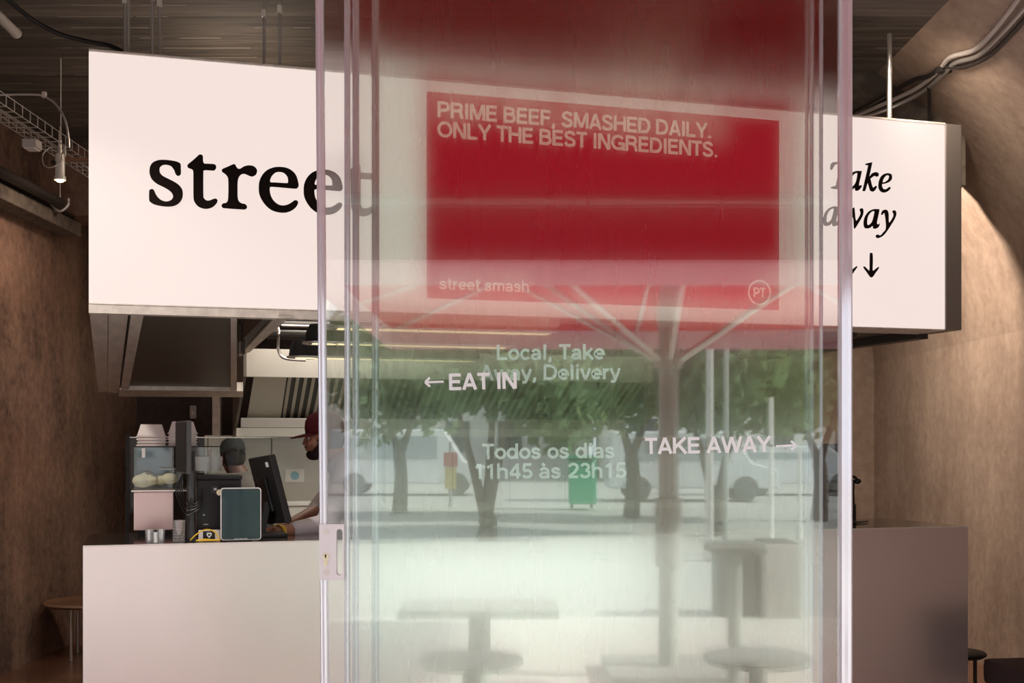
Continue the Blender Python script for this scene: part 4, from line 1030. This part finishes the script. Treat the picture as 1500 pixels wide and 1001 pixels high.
MB().box((0, 0, 0), (.075, .09, .045), None, .006).obj('box', 'tube', t); MB().box((0, 0, -.026), (.06, .08, .006), None, .002).obj('lid', 'white', t)
t = thing('flat_bracket', 'pale flat bracket bar crossing under the cable tray', 'bracket', U(93, 234, 6.85))
MB().b2((0, -.02, -.008), (.30, .02, .008), .002).obj('bar', 'wood', t); MB().b2((.0, -.01, .0085), (.012, .01, .075)).obj('hook', 'galv', t)
q = U(88, 262, 6.75)
t = thing('spotlight', 'small cylindrical ceiling spotlight with a glowing warm lens under the cable tray', 'spotlight', q)
MB().lathe([(.026, .0), (.0255, .10), (.022, .135), (0, .14)], seg=28).lathe([(.026, .0), (.031, -.008), (.031, .012), (.026, .014)], seg=28).obj('housing', 'galv', t, smooth=True)
MB().lathe([(.026, .004), (.024, -.010), (.014, -.018), (0, -.020)], seg=24).obj('lens', 'bulb', t, smooth=True)
MB().cyl((-.02, -.01, .085), (-.042, -.02, .085), .011, seg=16).obj('hinge_knob', 'black', t, smooth=True)
MB().cyl((0, 0, .14), (0, 0, .21), .010, seg=12).obj('stem', 'galv', t, smooth=True)
lamp('SPOT', 'spotlight_light', (q.x, q.y, q.z - .03), 14, WARM, target=(q.x - .3, q.y + 1.0, 0), spot_size=R(80), spot_blend=.6, shadow_soft_size=.03)
t = thing('loose_cable', 'thin pale cable looped under the cable tray beside the spotlight', 'cable', U(75, 232, 6.7))
MB().tube([(.05, 0, .05), (.0, 0, .06), (-.045, 0, .02), (-.04, 0, -.035), (.0, 0, -.05), (.05, 0, -.02), (.06, 0, .03)], .0032, 6).obj('cable', 'alu', t, smooth=True)
t = thing('conduit_bend', 'thin grey conduit bending down over the cable tray', 'conduit', U(0, 139, 6.4))
c = t.location
pts = [U(-60, 141, 6.4), U(0, 139, 6.4), U(45, 138.5, 6.4), U(64, 141, 6.4), U(82, 153, 6.4), U(95, 175, 6.4), U(100, 200, 6.4), U(101, 216, 6.4)]
MB().tube([p_ - c for p_ in pts], .006, 8).obj('conduit', 'alu', t, smooth=True)
MB().box(U(65, 139, 6.4) - c, (.02, .02, .03)).obj('clip', 'galv', t)
t = thing('black_cable', 'sagging black cable under the ceiling at upper left', 'cable', U(12, 0, 5.8)); c = t.location
pts = [U(-20, -30, 5.7), U(12, 0, 5.8), U(48, 29, 5.9), U(85, 49, 5.95), U(125, 60, 6.0), U(160, 67, 6.0), U(180, 76, 5.95)]
MB().tube([p_ - c for p_ in pts], .011, 8).obj('cable', 'blackm', t, smooth=True)
t = thing('ceiling_tube', 'pale linear light fitting cut off by the upper left corner', 'light fitting', (U(22, 50, 6.5).x, 6.5, ZC - .05))
d_ = Vector((-.12, -.75, .0))
e0 = U(22, 47, 6.4) - t.location; e1 = U(-12, 14, 6.1) - t.location
MB().cyl(e0, e1, .026, seg=16).obj('diffuser', 'tube', t, smooth=True); MB().cyl(e0, e0 + (e0 - e1).normalized() * .02, .028, seg=16).obj('end_cap', 'galv', t, smooth=True)
MB().cyl(e1, (e1.x, e1.y, .05), .006, seg=6).obj('hanger', 'galv', t)
# pipe run with bracket along the left wall
t = thing('wall_pipe', 'dark pipe hung along the top of the left wall', 'pipe', (U(88, 297, 8.7).x, 8.7, U(88, 297, 8.7).z)); c = t.location
MB().cyl((0, 0, 0), (-.06, -4.2, .0), .035, seg=14).obj('pipe', 'galvd', t, smooth=True)
MB().tube([(-.07, 0, .05), (-.055, 0, -.02), (0, 0, -.06), (.055, 0, -.02), (.06, 0, .03)], .010, 8).obj('bracket', 'alu', t, smooth=True)
MB().cyl((0, 0, .03), (0, 0, ZC - c.z), .004, seg=6).obj('hanger', 'galv', t)
t = thing('wall_conduit', 'dark conduit on the ledge of the left wall below the hung pipe', 'conduit', (XL + .10, 4.3, 3.255))
MB().cyl((0, 0, 0), (0, 4.95, 0), .03, seg=12).obj('conduit', 'galvd', t, smooth=True)
# cables over the haunch on the right
t = thing('cable_bundle', 'bundle of grey conduits snaking over the rough concrete at upper right', 'cables', (2.38, 5.4, 3.5)); c = t.location
def hs(px, py, dx=0):            # point just off the sloping haunch
    d = Vector(((px - 750) / F, 1, (HOR - py) / F)); best = None
    for i in range(500, 742):
        Y = i * .01; x = d.x * Y; z = EYE + d.z * Y
        zs = None
        for (xa, za), (xb, zb) in zip(prof_h, prof_h[1:]):
            if xb <= x <= xa: zs = za + (zb - za) * (xa - x) / (xa - xb)
        if zs is not None and z >= zs - .03: return Vector((x, Y, z)) - c
    return Vector((d.x * 7.41, 7.41, EYE + d.z * 7.41)) - c
prof_h = prof0
for j, path in enumerate([[(1240, 176), (1300, 150), (1345, 128), (1375, 103), (1392, 84), (1425, 74), (1450, 52), (1478, 18), (1500, -12)],
                          [(1240, 181), (1305, 158), (1352, 134), (1380, 110), (1400, 92), (1432, 82), (1462, 55), (1490, 25), (1512, -2)],
                          [(1240, 172), (1295, 143), (1335, 119), (1360, 112), (1384, 98), (1412, 98), (1446, 84), (1474, 58), (1510, 18)]]):
    MB().tube([hs(*q) for q in path], .013, 8).obj('conduit', ['tube', 'alu', 'galvd'][j], t, smooth=True)
MB().box(hs(1382, 103), (.08, .05, .03), rotz(.5), .006).obj('clamp', 'galvd', t)
MB().tube([hs(1360, 128), hs(1361, 150), hs(1361, 185)], .009, 6).obj('drop_cable', 'galvd', t, smooth=True)
# housings for the added fill spots, unseen above the entrance
for x_, y_ in FILL_SPOTS:
    t = thing('added_fill_spot', 'added cylindrical fill spot on the ceiling just inside the glass doors, out of view', 'spotlight', (x_, y_, 3.55), 0, 'added fill spots above the entrance')
    MB().lathe([(.045, 0), (.045, .14), (.03, .16), (0, .16)], seg=24).obj('housing', 'galvd', t, smooth=True)
    MB().cyl((0, 0, .16), (0, 0, ZC - 3.55), .012, seg=10).obj('stem', 'galvd', t)
# stools
def stool(px, Y, label, r, hs_, topm, legm, x=None):
    x = (px - 750) / F * Y if x is None else x
    t = thing('stool', label, 'stool', (x, Y, .001))
    MB().lathe([(0, hs_ - .035), (r - .02, hs_ - .035), (r, hs_ - .022), (r, hs_ - .008), (r - .012, hs_), (0, hs_)], seg=40).obj('seat', topm, t, smooth=True)
    for a in (252, 12, 132):
        ca, sa = math.cos(R(a)), math.sin(R(a))
        MB().cyl((ca * r * .66, sa * r * .66, 0), (ca * r * .66, sa * r * .66, hs_ - .035), .011, seg=12).obj('leg', legm, t, smooth=True)
    MB().lathe([(r - .004, hs_ - .024), (r + .002, hs_ - .018), (r + .002, hs_ - .010), (r - .004, hs_ - .005)], seg=40).obj('edge_band', 'tan_edge' if topm == 'wood' else topm, t, smooth=True)
    return t
stool(125, 8.98, 'round wooden stool by the left wall beside the counter', .31, .41, 'wood', 'alu', -3.09)
stool(0, 7.12, 'dark round stool low behind the right end of the counter', .14, .35, 'blackm', 'galvd', 2.60)
t = thing('lounge_chair', 'dark upholstered chair by the right wall at the lower right corner', 'chair', (2.88, 6.58, .001), R(188))
MB().box((0, 0, .30), (.5, .5, .14), None, .04).obj('seat', 'chaircloth', t, smooth=True)
MB().box((0, .24, .42), (.5, .10, .34), rotx(R(-8)), .05).obj('backrest', 'chaircloth', t, smooth=True)
for sx in (-.2, .2):
    for sy in (-.2, .2): MB().cyl((sx, sy, 0), (sx, sy, .24), .014, .018, 10).obj('leg', 'galvd', t, smooth=True)

# ================================================================== OUTSIDE (seen mirrored in the glass)
VM = 2 * YG                      # a thing seen at virtual depth V stands at y = VM - V
def out(px, V, z=0.0): return Vector(((px - 750) / F * V, VM - V, z))
# shop awning
t = thing('shop_awning', 'wide red awning over the shop front reflected across the top of the glass', 'awning', (0, YF - .26, 3.45))
ay0 = 1.30 - (YF - .26); az0 = 2.315 - 3.45
MB().slab([(-4.2, 0, 0), (4.2, 0, 0), (4.2, ay0, az0 + .26), (-4.2, ay0, az0 + .26)], (0, 0, .012)).obj('cloth', 'redcloth', t)
MB().slab([(-4.2, ay0, az0), (4.2, ay0, az0), (4.2, ay0, az0 + .26), (-4.2, ay0, az0 + .26)], (0, -.006, 0)).obj('valance', 'redcloth', t)
MB().cyl((-4.2, ay0 + .02, az0 + .245), (4.2, ay0 + .02, az0 + .245), .022, seg=12).obj('front_bar', 'alu', t)
for x in (-4.0, 4.0): MB().cyl((x, 0, -.9), (x, ay0, az0 + .24), .02, seg=10).obj('arm', 'alu', t)
# parasol
V0 = 8.15; pc = out(980, V0)
t = thing('parasol', 'large red parasol on a thick grey mast reflected in the glass', 'parasol', pc)
hw_ = 2.05; ze = 2.52; zap = 3.2; zv = 2.34
def crown(m, th_):
    c_ = [(-hw_, -hw_), (hw_, -hw_), (hw_, hw_), (-hw_, hw_)]
    ap = m.bm.verts.new((0, 0, zap)); vs2 = []
    for i in range(4):
        a, b_ = c_[i], c_[(i + 1) % 4]
        for k_ in range(4):
            q = k_ / 4; vs2.append(m.bm.verts.new((a[0] + (b_[0] - a[0]) * q, a[1] + (b_[1] - a[1]) * q, ze - .03 * math.sin(math.pi * q * 1))))
    for i in range(16): m.bm.faces.new((ap, vs2[i], vs2[(i + 1) % 16]))
    return m
crown(MB(), 0).obj('canopy', 'redcloth', t)
v = MB()
for s, ax_ in ((-1, 0), (1, 0), (-1, 1), (1, 1)):
    if ax_: v.b2((-hw_, s * hw_ - .003, zv), (hw_, s * hw_ + .003, ze - .005))
    else: v.b2((s * hw_ - .003, -hw_ + .01, zv), (s * hw_ + .003, hw_ - .01, ze - .005))
v.obj('valance', 'pinkcloth', t)
MB().cyl((0, 0, .08), (0, 0, zap), .066, seg=24).obj('mast', 'mast', t, smooth=True)
MB().cyl((0, 0, .74), (0, 0, 1.19), .09, seg=24).obj('crank_sleeve', 'mast', t, smooth=True)
MB().b2((-.42, -.42, 0), (.42, .42, .08), .01).obj('base_plate', 'mast', t)
MB().cyl((0, 0, 2.06), (0, 0, 2.17), .10, seg=20).obj('hub', 'mast', t, smooth=True)
for i in range(8):
    a = i * math.pi / 4; L_ = hw_ * (1 if i % 2 == 0 else 1.414); ca, sa = math.cos(a), math.sin(a)
    MB().tube([(ca * .06, sa * .06, zap - .05), (ca * L_, sa * L_, ze - .03)], .016, 8, False).obj('rib', 'alu', t)
    MB().tube([(ca * .09, sa * .09, 2.11), (ca * L_ * .52, sa * L_ * .52, zap - .06 - (zap - ze) * .52)], .018, 8, False).obj('strut', 'alu', t)
# tables
def round_table(px, V, label, r, hgt):
    t = thing('cafe_table', label, 'table', out(px, V), 0, 'café tables outside')
    MB().lathe([(0, hgt - .025), (r - .01, hgt - .025), (r, hgt - .015), (r, hgt), (0, hgt)], seg=48).obj('tabletop', 'tabletop', t, smooth=True)
    MB().cyl((0, 0, .02), (0, 0, hgt - .025), .035, seg=20).obj('pedestal', 'mast', t, smooth=True)
    MB().lathe([(0, 0), (r * .8, 0), (r * .8, .012), (.05, .03), (0, .03)], seg=40).obj('base', 'mast', t, smooth=True)
round_table(690, 4.69, 'round grey table reflected low in the glass left of the parasol mast', .20, .73)
round_table(1110, 4.75, 'round grey table reflected low in the glass right of the parasol mast', .21, .73)
t = thing('high_table', 'long narrow grey table reflected behind the left round table', 'table', out(702, 6.1))
MB().b2((-.39, -.22, .71), (.39, .22, .75), .006).obj('tabletop', 'tabletop', t); MB().cyl((0, 0, .02), (0, 0, .71), .055, seg=20).obj('pedestal', 'mast', t, smooth=True); MB().b2((-.25, -.18, 0), (.25, .18, .02)).obj('base', 'mast', t)
t = thing('high_table', 'small dark square table reflected right of the parasol mast behind the round one', 'table', out(1077, 7.6))
MB().b2((-.16, -.2, .88), (.16, .2, .92), .006).obj('tabletop', 'bing', t); MB().cyl((0, 0, .02), (0, 0, .88), .045, seg=20).obj('pedestal', 'mast', t, smooth=True); MB().b2((-.25, -.2, 0), (.25, .2, .02)).obj('base', 'mast', t)
# bins, planter
t = thing('litter_bin', 'dark street litter bin reflected right of the parasol mast', 'bin', out(1075, 11.2))
MB().b2((-.17, -.17, 0), (.17, .17, .56), .012).obj('body', 'bing', t); MB().b2((-.19, -.19, .561), (.19, .19, .66), .02).obj('lid', 'bing', t)
t = thing('planter', 'pale box planter reflected beside the dark litter bin', 'planter', out(1137, 11.2))
MB().b2((-.16, -.3, 0), (.16, .3, .66), .012).obj('box', 'conc', t); MB().b2((-.14, -.28, .661), (.14, .28, .67)).obj('soil', 'bark', t)
t = thing('recycling_bin', 'bright green recycling bin far across the plaza', 'bin', out(853, 29.5))
MB().b2((-.32, -.36, .12), (.32, .36, 1.15), .03).obj('body', 'bin', t); MB().slab([(-.35, -.40, 1.151), (.35, -.40, 1.151), (.35, .4, 1.22), (-.35, .4, 1.22)], (0, 0, .07)).obj('lid', 'bin', t)
for sx in (-.24, .24): MB().cyl((sx - .03, -.3, .1), (sx + .03, -.3, .1), .1, seg=16).obj('wheel', 'tyre', t)
# lamp posts
def post(px, V, hgt, r, label, m='alu', head=True):
    t = thing('lamp_post', label, 'lamp post', out(px, V))
    MB().cyl((0, 0, 0), (0, 0, hgt), r, r * .75, 16).obj('pole', m, t, smooth=True); MB().cyl((0, 0, 0), (0, 0, .25), r * 1.5, seg=16).obj('foot', m, t, smooth=True)
    if head: MB().box((.35, 0, hgt + .03), (.8, .16, .07), None, .02).obj('lantern', m, t)
post(1040, 16.5, 6.2, .057, 'pale thick lamp post reflected right of the parasol mast')
post(1064, 17.5, 6.5, .04, 'grey lamp post reflected just right of the pale thick one', 'mast')
post(1130, 17, 2.2, .04, 'thin white post reflected nearer the parasol than the rightmost one', 'white', False)
post(1172, 20, 1.5, .035, 'rightmost thin white post reflected in the glass', 'white', False)
t = thing('street_sign', 'red and yellow street sign reflected at the left of the glass', 'sign', out(660, 30))
MB().cyl((0, 0, 0), (0, 0, 1.6), .04, seg=12).obj('pole', 'mast', t); MB().b2((-.17, .03, 1.0), (.17, .05, 1.35)).obj('red_plate', 'red', t); MB().b2((-.14, .03, .45), (.14, .05, .99)).obj('yellow_plate', 'yel', t)
# trees
def tree(px, V, base_r, hgt, crown_c, crown_r, n, label, leafm, forks, fork_z=.2):
    t = thing('tree', label, 'tree', out(px, V), 0, 'plaza trees')
    m = MB(); fz = hgt * fork_z
    m.tube([(0, 0, 0), (.04, .02, fz * .6), (0, 0, fz)], [base_r * 1.25, base_r, base_r * .95], 10)
    for dx, dy, dz in forks: m.tube([(0, 0, fz - .05), (dx * .35, dy * .4, fz + dz * .35), (dx, dy, fz + dz)], [base_r * .7, base_r * .5, base_r * .25], 8)
    m.obj('trunk', 'bark', t, smooth=True)
    lm = MB(); rnd = random.Random(int(px * 7 + V))
    cl = []
    for i in range(26):
        th_ = rnd.uniform(0, 6.283); ph = rnd.uniform(-1, 1); rr = rnd.uniform(.45, .95)
        cl.append(Vector((crown_c[0] + crown_r[0] * rr * math.cos(th_) * math.sqrt(1 - ph * ph), crown_c[1] + crown_r[1] * rr * math.sin(th_) * math.sqrt(1 - ph * ph), crown_c[2] + crown_r[2] * rr * ph)))
    for i in range(n):
        cc = rnd.choice(cl); d = Vector((rnd.gauss(0, 1), rnd.gauss(0, 1), rnd.gauss(0, .8))).normalized() * rnd.uniform(.5, 1.0) * crown_r[2] * .42
        p_ = cc + d; s = rnd.uniform(.10, .19)
        q = Vector((rnd.gauss(0, 1), rnd.gauss(0, 1), rnd.gauss(0, 1))).normalized(); a = q.orthogonal().normalized() * s; b_ = q.cross(a).normalized() * s * .6
        lm.bm.faces.new([lm.bm.verts.new(x) for x in (p_ - a, p_ - b_, p_ + a, p_ + b_)])
    lm.obj('foliage', leafm, t)
tree(712, 20, .15, 6, (.2, 0, 3.6), (2.1, 1.7, 1.9), 7000, 'dark leafy tree with a forked trunk reflected in the middle of the glass', 'leaf', [(-.45, 0, 1.7), (.42, .1, 1.9), (.12, -.3, 2.0)], .06)
tree(1050, 21, .14, 6, (.1, 0, 3.5), (1.75, 1.6, 1.8), 5600, 'leafy tree reflected just right of the parasol mast', 'leaf', [(-.5, 0, 1.8), (.35, .1, 1.9)], .08)
tree(925, 26, .15, 6.5, (0, 0, 3.9), (1.85, 1.8, 2.0), 6000, 'olive green tree reflected between the lettering and the parasol mast', 'leaf2', [(-.5, 0, 1.5), (.6, .1, 1.5)])
tree(1200, 25, .14, 6, (0, 0, 3.3), (2.0, 1.8, 1.6), 5000, 'small leafy tree reflected at the right edge of the glass', 'leaf2', [(-.5, 0, 1.2), (.4, .1, 1.3)])
tree(585, 28, .15, 6.4, (0, 0, 3.9), (2.2, 1.8, 2.2), 7000, 'leafy tree reflected at the left edge of the glass', 'leaf', [(-.4, 0, 1.3), (.5, .1, 1.3)])
# cars and buildings
def van(px, V, label, L_=4.6, hgt=1.9, rz=0.0):
    t = thing('van', label, 'van', out(px, V), rz)
    pr = [(-L_ / 2, .35), (L_ / 2, .35), (L_ / 2, .85), (L_ / 2 - .7, 1.05), (L_ / 2 - 1.3, hgt), (-L_ / 2 + .1, hgt), (-L_ / 2, 1.2)]
    MB().slab([(x, -.85, z) for x, z in pr], (0, 1.7, 0)).obj('body', 'carpaint', t, bevel=.05)
    MB().b2((-L_ / 2 + .5, .851, 1.1), (L_ / 2 - 1.5, .865, hgt - .2)).obj('window', 'vanwin', t)
    MB().b2((-L_ / 2 + .5, -.865, 1.1), (L_ / 2 - 1.5, -.851, hgt - .2)).obj('window', 'vanwin', t)
    for x in (-L_ / 2 + .8, L_ / 2 - .9):
        for y in (-.78, .78): MB().cyl((x, y - .12, .34), (x, y + .12, .34), .34, seg=24).obj('wheel', 'vantyre', t, smooth=True)
van(1010, 34, 'white van parked across the plaza behind the parasol mast')
van(600, 38, 'white van parked across the plaza at the left', 4.8, 2.0)
van(1165, 38, 'white car parked across the plaza at the right', 4.2, 1.5)
def building(x0, x1, y, hgt, m, label, rows, cols, roofed):
    t = thing('building', label, 'building', ((x0 + x1) / 2, y, 0)); w_ = (x1 - x0) / 2
    MB().b2((-w_, -8, 0), (w_, 0, hgt)).obj('walls', m, t)
    if roofed: MB().slab([(-w_ - .3, .4, hgt + .001), (w_ + .3, .4, hgt + .001), (w_ + .3, -4, hgt + 1.6), (-w_ - .3, -4, hgt + 1.6)], (0, 0, .15)).slab([(-w_ - .3, -8.4, hgt + .001), (w_ + .3, -8.4, hgt + .001), (w_ + .3, -4, hgt + 1.6), (-w_ - .3, -4, hgt + 1.6)], (0, 0, .15)).obj('roof', 'roof', t)
    else: MB().b2((-w_ - .1, -8.1, hgt + .001), (w_ + .1, .1, hgt + .3)).obj('roof', 'facade2', t)
    for r_ in range(rows):
        for c_ in range(cols):
            xx = -w_ + (c_ + .5) * 2 * w_ / cols; zz = 1.2 + r_ * 3.0
            MB().b2((xx - .55, .001, zz), (xx + .55, .06, zz + 1.4)).obj('window', 'win', t)
building(-20, -9, -46, 9, 'facade', 'white building with rows of windows far left across the plaza', 3, 6, True)
building(-8.5, 3.5, -50, 7, 'facade2', 'grey building behind the middle trees across the plaza', 2, 5, False)
building(4, 18, -44, 6.2, 'facade', 'white low building behind the right trees across the plaza', 2, 5, False)
building(18.5, 29, -48, 9, 'facade2', 'grey building at the far right across the plaza', 3, 5, True)
